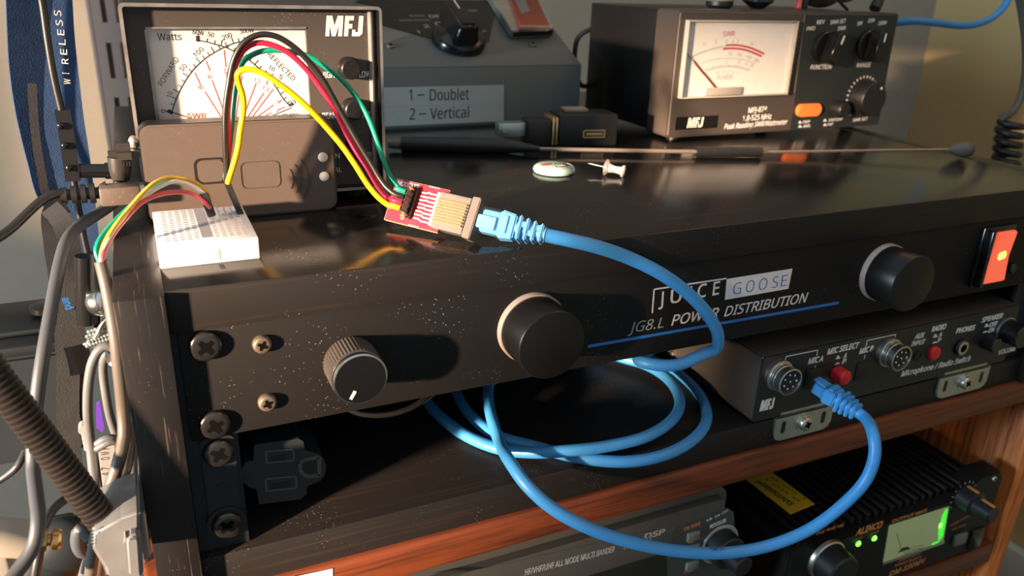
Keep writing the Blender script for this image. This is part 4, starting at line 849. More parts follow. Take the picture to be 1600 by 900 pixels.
for s_, a, b, h in (('2', (700, 520), (722, 520), 2.2), ('10', (835, 520), (870, 525), 2.2), ('15', (920, 540), (958, 550), 2.2), ('20', (985, 555), (1025, 565), 2.2), ('50', (735, 425), (775, 425), 2.2), ('100', (830, 432), (885, 440), 2.2), ('150', (940, 460), (1000, 475), 2.2), ('200', (1030, 490), (1085, 510), 2.2), ('0.5', (595, 645), (640, 640), 2), ('1', (670, 637), (685, 637), 2), ('2', (720, 637), (735, 637), 2), ('3', (778, 640), (793, 640), 2), ('4', (832, 645), (848, 645), 2), ('1.5', (435, 318), (475, 308), 2.2), ('2', (578, 285), (598, 282), 2.2), ('3', (700, 280), (720, 280), 2.2), ('4', (775, 280), (793, 280), 2.2), ('5', (835, 280), (853, 280), 2.2), ('10', (985, 305), (1020, 312), 2.2), ('POWER', (605, 715), (780, 700), 3)): ptext(bm, pdl, s_, cx(*a), cx(*b), h)
part('dial_print', bm, 'grey_ink', dl); bm = B()
cpx([cx(*q) for q in ((705, 308), (760, 302), (870, 308), (980, 332), (1080, 372), (1155, 408))], 1.3); cpx([cx(*q) for q in ((672, 350), (760, 342), (870, 348), (960, 368), (1050, 402), (1125, 435))], 1.3)
cpx([cx(*q) for q in ((335, 495), (400, 580), (500, 690), (600, 810))], 1.6)
ptext(bm, pdl, 'SWR', cx(672, 205), cx(808, 195), 3.2); part('red_print', bm, 'red_ink', dl)
bm = B(); p_ = FY(YR-2); a = p_(*cx(250, 400)); b = p_(*cx(620, 860)); line(bm, p_, a, b, .35, .3); part('needle', bm, 'dark_ink', dl)
bm = B(); a = pdl(*cx(450, 870)); b = pdl(*cx(880, 790)); box(bm, a.x, b.x, YR-2.6, YR-.9, wz0+.4, b.z, .3); part('movement_cover', bm, 'lens_edge', dl)
pp = FY(YR-.3)
for u, v, k_ in ((1287, 74, .3), (1354, 71, .12)):
    c = pp(u, v); bm = B(); lathe(bm, c, (0, -1, 0), [(11, 0), (11, 3), (10.4, 3.6)], 40); o = part('selector_knob', bm, 'gloss_black', rm)
    bm = B(); t = B(); bmesh.ops.create_cube(t, size=1)
    for v_ in t.verts: v_.co = V((v_.co.x*8.5, v_.co.y*11, v_.co.z*22))
    bmesh.ops.bevel(t, geom=t.edges[:], offset=1.5, segments=3, affect='EDGES'); merge(bm, t, Matrix.Translation(c+V((0, -9, 0))) @ Matrix.Rotation(k_, 4, 'Y')); part('grip', bm, 'gloss_black', o)
    bm = B(); t = B(); bmesh.ops.create_cube(t, size=1)
    for v_ in t.verts: v_.co = V((v_.co.x*1.2, v_.co.y*.3, 6.5+v_.co.z*6))
    merge(bm, t, Matrix.Translation(c+V((0, -14.7, 0))) @ Matrix.Rotation(k_, 4, 'Y')); part('pointer', bm, 'logo_white', o)
c = pp(1347, 152); bm = B(); lathe(bm, c, (0, -1, 0), [(13.4, 0), (13.2, 3), (12.2, 11), (11.6, 11.8), (.1, 11.8)], 44); o = part('set_knob', bm, 'plastic_black', rm)
bm = B(); ball(bm, c+V((5, -11.8, 8)), 1.1, (1, .3, 1)); part('pointer', bm, 'logo_white', o)
bm = B(); lc = pp.loc(c)
for i in range(15):
    t = math.radians(48+i*12.5); r0, r1 = 14.2, 16; line(bm, pp, pp.xy(lc[0]+r0*math.cos(t), lc[1]+r0*math.sin(t)), pp.xy(lc[0]+r1*math.cos(t), lc[1]+r1*math.sin(t)), 1.2)
part('knob_scale', bm, 'white_ink', pn); bm = B()
k = dict(bold=.012, shear=.12)
for s_, a, b, h in (('FWD', (1260, 48), (1273, 47), 2.6), ('REV', (1276, 38), (1288, 37), 2.6), ('SWR SET', (1297, 38), (1321, 35.5), 2.6), ('SWR', (1308.5, 47.5), (1321, 46.5), 2.6), ('5W', (1339, 40), (1347, 39), 2.6), ('20W', (1355.5, 35.5), (1366, 34.5), 2.6), ('200W', (1371.5, 39.5), (1385, 38), 2.6), ('FUNCTION', (1266, 108.5), (1298.5, 107.5), 3), ('RANGE', (1338, 105.5), (1359.5, 104.5), 3), ('PEP', (1254, 193), (1265, 192), 2), ('AVG', (1254, 199.5), (1265, 198.5), 2), ('VHF/UHF', (1294, 190), (1316, 188), 2), ('HF', (1293, 196.5), (1301, 196), 2), ('SWR SET', (1332, 190.5), (1355, 187.5), 2.3), ('CAL', (1322, 183), (1331, 181.5), 1.8)): ptext(bm, pp, s_, a, b, h, **k)
for u, v in ((1250, 193), (1250, 199.5), (1289, 190), (1289, 197)): ppoly(bm, pp, [(u-3, v), (u+3, v-.5), (u+1, v-4), (u-1, v-4)], .06)
part('scale_lettering', bm, 'white_ink', pn)
bm = B(); ptext(bm, pl, 'MFJ-874', (1169, 176.5), (1198, 174), 3.6, bold=.02); ptext(bm, pl, '1.8-525 MHz', (1160, 189), (1205, 185.5), 3.6, bold=.015); ptext(bm, pl, 'Peak Reading SWR/Wattmeter', (1131, 202), (1229, 194), 3.6, bold=.01, shear=.25); part('white_lettering', bm, 'white_ink', rm)
bm = B(); ppoly(bm, pl, [(1057, 183), (1121, 180), (1119, 199.5), (1054, 203)], .5); o = part('brand_plate', bm, 'gloss_black', rm)
bm = B(); MFJ(bm, FY(YR-.52), (1073, 200), (1100, 183)); part('brand_lettering', bm, 'silk', o)
c0 = pp(1262, 171.5); bm = B(); prism(bm, [V((c0.x+x, YR-.3, c0.z+z)) for x, z in rrect(-11.5, 11.5, -4.6, 4.6, 4.4, 6)], (0, -1, 0), 3); bmesh.ops.bevel(bm, geom=[e for e in bm.edges if all(abs(v.co.y-YR+3.3) < .01 for v in e.verts)], offset=.8, segments=2, affect='EDGES'); mk('orange_cap', (.95, .22, .05), .4); part('orange_button', bm, 'orange_cap', rm, 'bright orange push button')
c = pp(1306, 169); bm = B(); lathe(bm, c, (0, -1, 0), [(6, 0), (5.8, 8), (5, 9.2)], 28); part('round_button', bm, 'plastic_black', rm)
for x in (335, 500):
    for y in (184, 275): bm = B(); lathe(bm, (x, y, ZT+.06), (0, 0, 1), [(5, 0), (5, 3.9)], 18); part('foot', bm, 'plastic_black', rm)

# ------------------------------------------------------------------ grey antenna switch box with sloping top
YT = 258; tx0, tx1 = 118, 301
ant = thing('antenna_switch', 'grey sloping metal switch box with two white paper labels behind the black adapter', 'switch box', (210, 300, ZT))
prof = [(YT, ZT+.1), (YT, 56.5), (YT+1, 58), (YT+90, 99.5), (YT+140, 99.5), (YT+140, ZT+.1)]
bm = B(); prism(bm, [V((tx0, y, z)) for y, z in prof], (1, 0, 0), tx1-tx0); bmesh.ops.bevel(bm, geom=bm.edges[:], offset=1.2, segments=3, affect='EDGES'); part('housing', bm, 'tuner_grey', ant)
nrm = V((0, -41.5, 89)).normalized(); sp = Pl((210, YT+1, 58), nrm)
_q = [sp.loc(sp(*q)) for q in ((560, 0), (700, -40), (780, -50), (775, 12), (764, 66), (690, 66), (600, 41), (540, 20))]
bm = B(); lpoly(bm, sp, [(min(max(x, -86), 84), min(y, 92)) for x, y in _q], .6); o = part('dial_plate', bm, 'gloss_black', ant)
bm = B(); s2 = Pl(sp.p+nrm*.62, nrm)
ptext(bm, s2, '2', (663, 43), (672, 43), 4, bold=.02); ptext(bm, s2, 'C', (681, 40), (692, 40), 5, bold=.02); ptext(bm, s2, 'DEL', (672, 28), (697, 27), 4, bold=.03); ptext(bm, s2, '4', (754, 52), (764, 51), 4, bold=.02); ptext(bm, s2, '1', (652, 52), (657, 52), 3.5, bold=.02)
ptext(bm, s2, 'ANTENNA', (640, 26), (665, 26), 2.6); ptext(bm, s2, 'LIGHTNING PROTECTION', (624, 33), (672, 32.5), 2.2); ptext(bm, s2, 'RADIO', (728, 18), (746, 17.5), 2.4)
part('dial_lettering', bm, 'dial_grey', o)
c = s2(716, 66)+nrm*.1; bm = B(); lathe(bm, c, nrm, [(19.5, 0), (19.5, 4), (18, 6), (9, 8), (8, 9)], 48); ky = s2.y; kx = s2.x
t = B(); bmesh.ops.create_cube(t, size=1); R3 = Matrix(((kx.x, ky.x, nrm.x), (kx.y, ky.y, nrm.y), (kx.z, ky.z, nrm.z))).to_4x4()
for v in t.verts: v.co = V((v.co.x*(17-6*v.co.z), v.co.y*38+4, v.co.z*17+13))
bmesh.ops.bevel(t, geom=t.edges[:], offset=2.5, segments=3, affect='EDGES'); merge(bm, t, Matrix.Translation(c) @ R3); o = part('pointer_knob', bm, 'gloss_black', ant)
bm = B(); line(bm, Pl(c+nrm*21.6, nrm), c+nrm*21.6+ky*8, c+nrm*21.6+ky*20, 1.0, .2); part('pointer', bm, 'grey_ink', o)
for u, v in ((610, 73), (832, 71)): screw(sp(u, v), nrm, 3.0, ant, 'screw_dust', h=1.8)
pl = FY(YT-.05); bm = B(); ppoly(bm, pl, [(585, 137), (787.5, 132.5), (787, 162), (585, 167)], .2); l1 = part('label_strip', bm, 'label_shaded', ant, 'white label reading 1 - Doublet')
bm = B(); ptext(bm, FY(YT-.3), '1', (639.5, 157.5), (643.5, 157.3), 7.6); ptext(bm, FY(YT-.3), '–', (652.5, 155), (663, 154.7), 7.6); ptext(bm, FY(YT-.3), 'Doublet', (671.5, 157.2), (732.5, 155.2), 7.6); part('label_lettering', bm, 'dark_ink', l1)
bm = B(); ppoly(bm, pl, [(585, 167.2), (787, 162.2), (787, 189), (586, 198)], .2); l1 = part('label_strip', bm, 'label_shaded', ant, 'white label reading 2 - Vertical')
bm = B(); ptext(bm, FY(YT-.3), '2', (640, 187), (648.5, 186.7), 7.6); ptext(bm, FY(YT-.3), '–', (655, 184.7), (665.5, 184.3), 7.6); ptext(bm, FY(YT-.3), 'Vertical', (672, 186.3), (732.5, 183.3), 7.6); part('label_lettering', bm, 'dark_ink', l1)
# red-labelled metal box on the slope
s3 = Pl(sp.p, nrm)
kb = thing('metal_clip_box', 'silver and red metal box lying on the slope of the grey switch box', 'box', tuple(sp(825, 45)))
def sl(u, v, d): return sp(u, v)+nrm*d
base = [sp(797, 62), sp(863, 58), sp(820, -40), sp(740, -30)]
bm = B(); prism(bm, [p+nrm*.75 for p in base], nrm, 6.4); bmesh.ops.bevel(bm, geom=bm.edges[:], offset=.6, segments=2, affect='EDGES'); part('metal_body', bm, 'zinc', kb)
s4 = Pl(sp.p+nrm*7.2, nrm); bm = B(); prism(bm, [s4(812, 46), s4(857, 46), s4(822, -30), s4(785, -30)], nrm, 3.4); part('red_cover', bm, 'red_label', kb)
bm = B(); prism(bm, [s4(811, 49), s4(857, 49), s4(857, 46.4), s4(811, 46.4)], nrm, 3.6); part('copper_edge', bm, 'jack_shell', kb)
s5 = Pl(sp.p+nrm*10.7, nrm); bm = B(); prism(bm, [s5(815, 22), s5(829, 18), s5(818, -6), s5(803, -2)], nrm, .15); part('grey_patch', bm, 'tuner_grey', kb)
pf = sp(797, 62)
bm = B(); a, b = sp(800, 62)+nrm*2, sp(861, 58.5)+nrm*2; pq = nrm*3.5; prism(bm, [a, b, b+pq, a+pq], V((0, -1, 0)), .25); part('end_opening', bm, 'socket_dark', kb)

# ------------------------------------------------------------------ black adapter and whip antenna on the cabinet top
ad = thing('adapter', 'black adapter block with a small metal socket lying behind the whip antenna', 'adapter', tuple(atz(915, 228, ZT)))
a = atz(872, 230, ZT); b = atz(963, 228, ZT); th = math.atan2(b.y-a.y, b.x-a.x); wd = (b-a).length
MA = Matrix.Translation(a) @ Matrix.Rotation(th, 4, 'Z')
fa = Pl(a, MA.to_3x3() @ V((0, -1, 0)), MA.to_3x3() @ V((1, 0, 0)))
hA = 20.5
bm = B(); box(bm, 0, wd, 0, 22, .1, hA, 1.2, MA); part('block', bm, 'plastic_black', ad)
c = [fa.loc(fa(u, v)) for u, v in ((911, 203), (945, 215))]
bm = B(); lpoly(bm, fa, [(c[0][0], c[1][1]+.8), (c[0][0]+1, c[1][1]), (c[1][0], c[1][1]), (c[1][0], c[0][1]), (c[0][0]+1, c[0][1]), (c[0][0], c[0][1]-.8)], .3); lpoly(bm, fa, [(c[0][0]+2.2, c[1][1]+1.8), (c[1][0]-2, c[1][1]+1.8), (c[1][0]-2, c[0][1]-1.8), (c[0][0]+2.2, c[0][1]-1.8)], .6); o = part('socket', bm, 'gold', ad, 'brassy metal socket')
bm = B(); lpoly(bm, fa, [(c[0][0]+1, c[1][1]+.8), (c[1][0]-1.2, c[1][1]+.9), (c[1][0]-1.2, c[0][1]-.9), (c[0][0]+1, c[0][1]-.8)], .1, .34); part('socket_opening', bm, 'socket_dark', o)
bm = B(); box(bm, -20, -4, 2, 20, .1, hA-4, 1.5, MA); part('plug_body', bm, 'plastic_black', ad)
bm = B(); box(bm, -4, -2.4, 1.5, 20.5, 1, hA-2, .4, MA); box(bm, -1.6, 0, 1.5, 20.5, 1, hA-2, .4, MA); part('brass_rings', bm, 'gold', ad, 'two thin brass rings')
bm = B(); box(bm, -38, -20, 6, 16, 6, hA-6, .4, MA); part('metal_tab', bm, 'zinc', ad)
bm = B(); q = MA @ V((-34, 5.9, 10.5)); lathe(bm, q, fa.n, [(2, 0), (2, .3), (1.3, .35), (1.2, .1)], 20); part('tab_hole', bm, 'nickel', ad)
bm = B(); box(bm, 6, 22, 8, 18, hA, hA+2.5, .8, MA); part('lit_lump', bm, 'lit_tan', ad)  # sunlit tan patch built as a lump, brightness put into its colour
wa = thing('whip_antenna', 'long thin whip antenna with black grips lying across the cabinet top to its right edge', 'antenna', tuple(atz(700, 236, ZT)))
h0 = 4.6
A0 = atz(603, 236, ZT)+V((0, 0, h0)); A1_ = atz(790, 240, ZT)+V((0, 0, h0)); A2 = atz(843, 243, ZT)+V((0, 0, 4)); A3 = atz(1086, 246, ZT)+V((0, 0, 3.6)); A4 = atz(1187, 246, ZT)+V((0, 0, 3.4)); A5 = atz(1497, 246, ZT)+V((0, 0, 5.3))
bm = B(); cyl(bm, A0.lerp(A1_, .13), A1_, h0-.1, 28); cyl(bm, A1_, A2, h0-.1, 28, 1.6); part('handle', bm, 'plastic_black', wa)
bm = B(); cyl(bm, A0.lerp(A1_, .02), A0.lerp(A1_, .05), 2.6, 20); cyl(bm, A0.lerp(A1_, .05), A0.lerp(A1_, .13), 3.2, 20); part('end_connector', bm, 'jack_shell', wa)
bm = B(); cyl(bm, A2, A3, 1.25, 14); cyl(bm, A4, A5, .9, 12); part('rod', bm, 'rod_steel', wa)
bm = B(); cyl(bm, A3, A4, 3.2, 20); part('sleeve', bm, 'plastic_black', wa)
bm = B(); d = (A4-A3).normalized(); cyl(bm, A4, A4+d*5, 2.6, 18, .9); part('sleeve_tip', bm, 'rod_steel', wa)
bm = B(); d = (A5-A4).normalized(); lathe(bm, A5-d*8, d, [(1.2, 0), (3, 3), (4.4, 6), (5.0, 9), (5.0, 12), (4.4, 15), (3, 17), (1.5, 18)], 24); part('tip_ball', bm, 'jacket_brown', wa)

# ------------------------------------------------------------------ badge and push pin
c = atz(868, 271, ZT); c.y += 2
bg = thing('badge', 'pale green round pin badge with a dark square mark on the cabinet top', 'badge', (c.x, c.y, ZT))
bm = B(); lathe(bm, (c.x, c.y, ZT+.05), (0, 0, 1), [(9, 0), (11.2, .6), (11.8, 1.8), (11.4, 3.2), (10, 4.4), (7.5, 5.1), (4, 5.5), (1, 5.6)], 48); part('badge_body', bm, 'badge_teal', bg)
zt = ZT+5.7; bp_ = Pl((0, 0, zt), (0, 0, 1))
bm = B(); prism(bm, [atz(*q, zt) for q in ((866, 255.8), (884, 255.2), (893, 259.5), (869, 260.8))], (0, 0, 1), .12); part('dark_mark', bm, 'dark_ink', bg)
bm = B(); prism(bm, [atz(*q, zt) for q in ((884, 255), (888, 255), (896, 259.5), (889, 260.6), (893, 259.3))], (0, 0, 1), .10); text(bm, Pl((0, 0, zt+.12), (0, 0, 1)), 'CIA', atz(870.5, 259.6, zt+.12), atz(884, 258.9, zt+.12), 3.6, bold=.03); part('white_mark', bm, 'logo_white', bg)
bm = B(); prism(bm, [atz(*q, zt-.1) for q in ((845, 257), (856, 254.8), (862, 255.3), (860, 257.2), (850, 258.6), (845, 258.4))], (0, 0, 1), .12); part('pink_mark', bm, 'red_ink', bg)
pn_ = thing('push_pin', 'clear plastic push pin lying on its side next to the badge', 'push pin', tuple(atz(953, 276, ZT)))
a = atz(945, 275, ZT); b = atz(974, 278, ZT); d = (b-a).normalized(); q0 = a+V((0, 0, 4.9)); q1 = b+V((0, 0, 3.6)); d = (q1-q0).normalized()
bm = B(); L = (q1-q0).length; lathe(bm, q0, d, [(1.5, -1.2), (4.8, 0), (4.4, .9), (2.6, 2), (1.9, L*.5), (2.2, L-2), (3.4, L-1), (3.5, L), (2.6, L+.3)], 28); part('plastic_head', bm, 'cloudy_plastic', pn_)
bm = B(); cyl(bm, q0+d*6, q0-d*8.6, .55, 10); cyl(bm, q0-d*8.6, q0-d*10.4, .55, 10, .08); part('needle', bm, 'chrome', pn_)

bm = B(); tube(bm, [at(*q) for q in ((945, 40, 292), (922, 46, 291), (904, 58, 291), (898, 84, 291), (900, 112, 291), (908, 133, 291), (922, 134, 291), (945, 128, 292))], 1.9, 12)
solo('loop_cable', bm, 'plastic_black', 'short black cable loop at the back between the grey sloping box and the dark meter', 'cable', tuple(at(900, 100, 291)))

# ------------------------------------------------------------------ things above and beyond the right meter
zc = 100.1
cn = thing('cable_connector', 'white and black cable connector standing on top of the dark grey meter', 'connector', (378, 205, zc))
bm = B(); lathe(bm, (378, 205, zc), (0, 0, 1), [(7, 0), (9.5, 2), (9.5, 4.6)], 28); part('collar', bm, 'plastic_black', cn)
bm = B(); lathe(bm, (378, 205, zc), (0, 0, 1), [(9, 4.7), (11, 6), (11, 30), (4, 34)], 28); part('connector_body', bm, 'trim_white', cn)
cn = thing('coaxial_plug', 'black angular plug standing on top of the dark grey meter', 'plug', (412, 205, zc))
bm = B(); lathe(bm, (412, 205, zc), (0, 0, 1), [(4, 0), (11, 5), (11, 26), (6, 32)], 8); part('plug_body', bm, 'plastic_black', cn)
bm = B(); tube(bm, [(412, 205, zc+30), (414, 207, zc+50), (420, 225, zc+120), (430, 300, zc+260), (440, 420, zc+480)], 3, 10); part('cable', bm, 'plastic_black', cn)
for nm, mt, P, r, lb in (('pink_lead', 'wire_pink', [(1247, 13, 200), (1249, 0, 202), (1256, -60, 210), (1275, -200, 260), (1290, -420, 340)], 2.2, 'pink lead rising behind the top of the dark grey meter'),
                     ('power_lead', 'plastic_black', [(1255, 13, 206), (1257, 0, 207), (1266, -60, 218), (1290, -200, 275), (1310, -420, 360)], 3.2, 'thick black cord beside the pink lead on the grey meter'),
                     ('thin_lead', 'plastic_black', [(1324, 16, 208), (1312, 2, 208), (1290, -40, 206), (1270, -200, 240), (1262, -420, 320)], 1.2, 'thin black cord slanting up to the left from the grey meter'),
                     ('signal_lead', 'wire_black', [(1366, 17, 210), (1373, 0, 212), (1390, -60, 225), (1420, -200, 300), (1440, -420, 400)], 4.4, 'thick dark cord rising from the right end of the grey meter')):
    P3_ = [at(*q) for q in P]; P3_[0].z = zc+r*.3 if P3_[0].z < zc+3 else P3_[0].z
    bm = B(); tube(bm, P3_, r, 12); solo(nm, bm, mt, lb, 'cord', tuple(P3_[0]))
bm = B(); ball(bm, V((at(1280, 3, 230).x, 230, 113.5)), 13, (1.6, .9, 1)); ball(bm, V((at(1330, 3, 230).x-8, 232, 112)), 9, (1.6, .9, .8))
ph = solo('cloth_bundle', bm, 'jacket_brown', 'soft brownish bundle lying behind the cords on the grey meter', 'bundle', tuple(at(1280, 8, 230)))
bm = B(); tube(bm, [at(*q) for q in ((1380, 36, 292), (1405, 35, 260), (1430, 33, 250), (1465, 36, 245), (1505, 40, 240), (1535, 35, 238), (1560, 20, 236), (1575, 0, 235), (1592, -40, 240), (1620, -180, 300), (1640, -420, 420))], 3.1, 14)
solo('blue_cable', bm, 'cable_blue', 'blue cable running from behind the grey meter up to the top right', 'cable', tuple(at(1480, 38, 243)))
hc = thing('coiled_cord', 'black coiled telephone-style cord hanging at the right picture edge', 'cord', tuple(at(1580, 230, 150)))
bm = B(); tube(bm, [at(*q) for q in ((1560, -420, 230), (1574, -160, 170), (1588, -30, 150), (1597, 20, 150), (1603, 70, 150), (1602, 120, 150), (1594, 155, 150), (1578, 178, 148), (1566, 182, 146))], 3.0, 12); part('straight_lead', bm, 'jacket_brown', hc)
ct = at(1579, 190, 150); cb = at(1571, 262, 146); bm = B(); P = []
for i in range(14*5+1): t = i/14; w_ = ct.lerp(cb, i/70); P.append(w_+V((8.5*math.cos(2*math.pi*t+2.6), 8.5*math.sin(2*math.pi*t+2.6), 0)))
ext = [P[-1]+V((0, 4, -20)), P[-1]+V((10, 10, -90)), P[-1]+V((20, 30, -400))]
tube(bm, P, 2.9, 10, smooth=True, step=2); part('coils', bm, 'plastic_black', hc)
bm = B(); tube(bm, [P[-1]]+ext, 2.4, 10); part('lower_lead', bm, 'plastic_black', hc)

# ------------------------------------------------------------------ left of the cabinet
mk('strap_blue', (.010, .042, .125), .7, mott=.35, bump=.5, bscale=1400)
mk('strap_dark', (.016, .017, .020), .9, mott=.4, bump=.6, bscale=2200)
mk('post_metal', (.20, .18, .18), .5, metal=.2)
mk('clamp_grey', (.15, .155, .165), .5, mott=.15)
mk('goose_dark', (.014, .012, .012), .35, metal=.4)
mk('goose_ring', (.085, .066, .056), .3, metal=.8)
mk('box_black', (.016, .021, .026), .45)
mk('cream_plastic', (.33, .31, .27), .5)
mk('brass', (.62, .38, .14), .3, metal=1)
mk('purple', (.09, .03, .33), .5)
mk('block_grey', (.27, .26, .25), .6)
mk('cable_light', (.10, .104, .11), .5)
# slotted steel upright
YS = 600; up_ = FY(YS)
a0, a1 = at(146, 40, YS), at(196, 40, YS); xs0, xs1 = a0.x, a1.x
st = thing('slotted_upright', 'grey steel upright strip with rows of slots behind the white-dialled meter', 'upright', ((xs0+xs1)/2, YS, -560))
bm = B(); wS = xs1-xs0; cols = ((.30, .46), (.74, .90)); pitch = 51; xsl = [0, .30, .46, .74, .90, 1]
for k in range(5):
    xa, xb = xs0+wS*xsl[k], xs0+wS*xsl[k+1]
    if k in (1, 3):
        off = 0
        z = 266.5
        while z > -560: box(bm, xa, xb, YS, YS+2, z-pitch+33, z); z -= pitch
    else: box(bm, xa, xb, YS, YS+2, -560, 266.5)
box(bm, xs0-4, xs0, YS, YS+36, -560, 266.5, .5); bmesh.ops.remove_doubles(bm, verts=bm.verts[:], dist=.001); part('strip', bm, 'post_metal', st)
bm = B(); box(bm, xs0, xs0+wS*.62, YS+30, YS+36, -560, 266.5); part('channel_back', bm, 'post_metal', st)
bm = B(); a = at(182, 178, YS-6); box(bm, a.x, a.x+38, YS-8, YS-.5, -140, a.z, 1); part('shelf_bracket', bm, 'tuner_grey', st)
# blue lanyard: two hanging bands
def ribbon(bm, P, wd, th=1.1, y=None, tw=None):
    path = curve(P, 3); n = len(path); R = []
    for i, p in enumerate(path):
        t = (path[min(i+1, n-1)]-path[max(i-1, 0)]).normalized(); ang = (tw(i/(n-1)) if tw else 0); v = (CC-p).normalized(); s_ = t.cross(v).normalized(); s_ = (s_*math.cos(ang)+v*math.sin(ang)).normalized(); nn = t.cross(s_).normalized(); w2 = wd(i/(n-1)) if callable(wd) else wd
        R.append([bm.verts.new(p+s_*a*w2/2+nn*b*th/2) for a, b in ((-1, -1), (1, -1), (1, 1), (-1, 1))])
    for p, q in zip(R, R[1:]):
        for i in range(4): bm.faces.new((p[i], p[(i+1) % 4], q[(i+1) % 4], q[i]))
    bm.faces.new(R[0]); bm.faces.new(R[-1][::-1]); return path
YL = 150
ly = thing('lanyard', 'blue woven lanyard lettered WIRELESS hanging at the left of the cabinet', 'lanyard', tuple(at(80, 320, YL)))
bm = B(); ribbon(bm, [at(*q) for q in ((47, -25, YL), (44, 40, YL), (42, 100, YL), (44, 150, YL), (50, 205, YL), (62, 255, YL-1), (74, 300, YL-2), (90, 326, YL-2))], lambda t: 19-9*min(1, t*1.5), tw=lambda t: .3); part('band', bm, 'strap_blue', ly)
bm = B(); pth = ribbon(bm, [at(*q) for q in ((76, -25, YL+8), (82, 60, YL+8), (89, 120, YL+8), (98, 190, YL+8), (108, 250, YL+8), (117, 320, YL+7), (124, 380, YL+6), (138, 440, YL+5), (148, 480, YL+5))], 18); b2 = part('band', bm, 'strap_blue', ly)
bm = B(); 
for ch, (u, v) in zip('WIRELESS', ((104, 127), (101.5, 111), (100.5, 95), (98.5, 80.5), (96, 65), (94, 50), (91.5, 35), (89, 20))):
    pw = Pl(at(u, v, YL+5), (CC-at(u, v, YL+5)).normalized(), V((.12, 0, .99))); pw.y = pw.n.cross(pw.x)
    a = pw.p-pw.x*1.3-pw.y*1.6+pw.n*2.4; ln = 2.4 if ch != 'I' else .6; text(bm, pw, ch, a, a+pw.x*ln, 2.7, d=.1)
part('band_lettering', bm, 'logo_white', b2)
# headset cord with slim remote
hd_ = thing('headset_cord', 'thin black headset cord with a slim inline remote hanging over the blue lanyard', 'cord', tuple(at(105, 200, 140)))
bm = B(); tube(bm, [at(*q) for q in ((60, -30, 140), (67, 10, 140), (74, 60, 140), (84, 120, 140), (96, 172, 140))], 1.6, 10); tube(bm, [at(*q) for q in ((115, 280, 140), (122, 320, 140), (130, 365, 140), (142, 420, 140), (150, 470, 140), (152, 520, 141))], 1.5, 10); part('cord', bm, 'plastic_black', hd_)
bm = B(); ribbon(bm, [at(*q) for q in ((97, 172, 138), (103, 205, 138), (109, 245, 138), (114, 282, 138))], 6.2, 4); rmt = part('remote', bm, 'plastic_black', hd_)
bm = B(); 
for u, v in ((94.5, 197), (101, 228), (108, 263)): ball(bm, at(u, v, 135), 1.4, (1, .6, 1.2), 12)
part('remote_buttons', bm, 'gloss_black', rmt)
# black straps
for P, w_, lb in (([(50, 130, 142), (52, 170, 142), (56, 215, 142), (64, 265, 142), (75, 305, 143), (100, 312, 144), (120, 300, 144)], 3.5, 'narrow black strap bundled beneath the blue lanyard'),
                  ([(100, 318, 137), (84, 330, 134), (86, 380, 120), (94, 430, 100), (100, 480, 87), (106, 560, 86), (106, 640, 86), (112, 740, 86)], 9, 'long black woven strap hanging down from the lanyard knot'),
                  ([(78, 325, 128), (96, 345, 122), (110, 400, 98), (104, 440, 90), (113, 500, 82), (120, 545, 81)], 8.5, 'black braided strap with small blue lettering hanging over the black box')):
    bm = B(); ribbon(bm, [at(*q) for q in P], w_, 1.8); o = solo('strap', bm, 'strap_dark', lb, 'strap', tuple(at(*P[0])), 'black straps hanging below the lanyard')
sb = o
bm = B(); ribbon(bm, [at(118, 540, 80), at(124, 560, 80), at(128, 582, 80)], 9, 3); part('strap_end', bm, 'gloss_black', sb)
bm = B(); pw = Pl(at(105, 475, 84), (CC-at(105, 475, 84)).normalized(), V((.15, 0, -.98))); a = pw.p+pw.n*2.2-pw.x*3-pw.y*1.2; text(bm, pw, 'and', a, a+pw.x*5.5, 3, bold=.03); part('strap_lettering', bm, 'blue_ink', sb)
# ball-head mount
bh = thing('ball_mount', 'dark metal ball mount with a shiny ball and knurled collar hanging beside the cabinet', 'mount', tuple(at(160, 470, 60)))
bm = B(); tube(bm, [at(*q) for q in ((152, 395, 62), (152, 440, 62), (153, 470, 62))], 2.6, 14); tube(bm, [at(*q) for q in ((133, 400, 66), (134, 460, 66), (137, 505, 66))], 3.8, 14); part('stem', bm, 'gloss_black', bh)
bm = B(); ball(bm, at(157, 472, 60), 5.6); part('ball', bm, 'chrome', bh)
bm = B(); cc = at(160, 520, 63); tube(bm, [at(*q) for q in ((132, 538, 64), (143, 534, 63), (152, 524, 62), (158, 510, 62), (166, 500, 62), (178, 496, 62))], 1.1, 10); part('collar_rim', bm, 'chrome', bh)
bm = B()
pk = Pl(cc, (CC-cc).normalized(), V((.96, 0, .2)))
prism(bm, [pk(*q) for q in ((134, 540), (150, 530), (160, 508), (180, 500), (178, 545), (160, 548))], -pk.n, 2)
for i in range(9):
    for j in range(5):
        u, v = 137+i*5+(j % 2)*2.5, 541-j*7.5-i*1.6
        if v > 505+(175-u)*.55-8 or u > 160: ball(bm, pk(u, v)+pk.n*.3, .95, (1, .7, 1), 8)
part('knurled_collar', bm, 'zinc', bh)
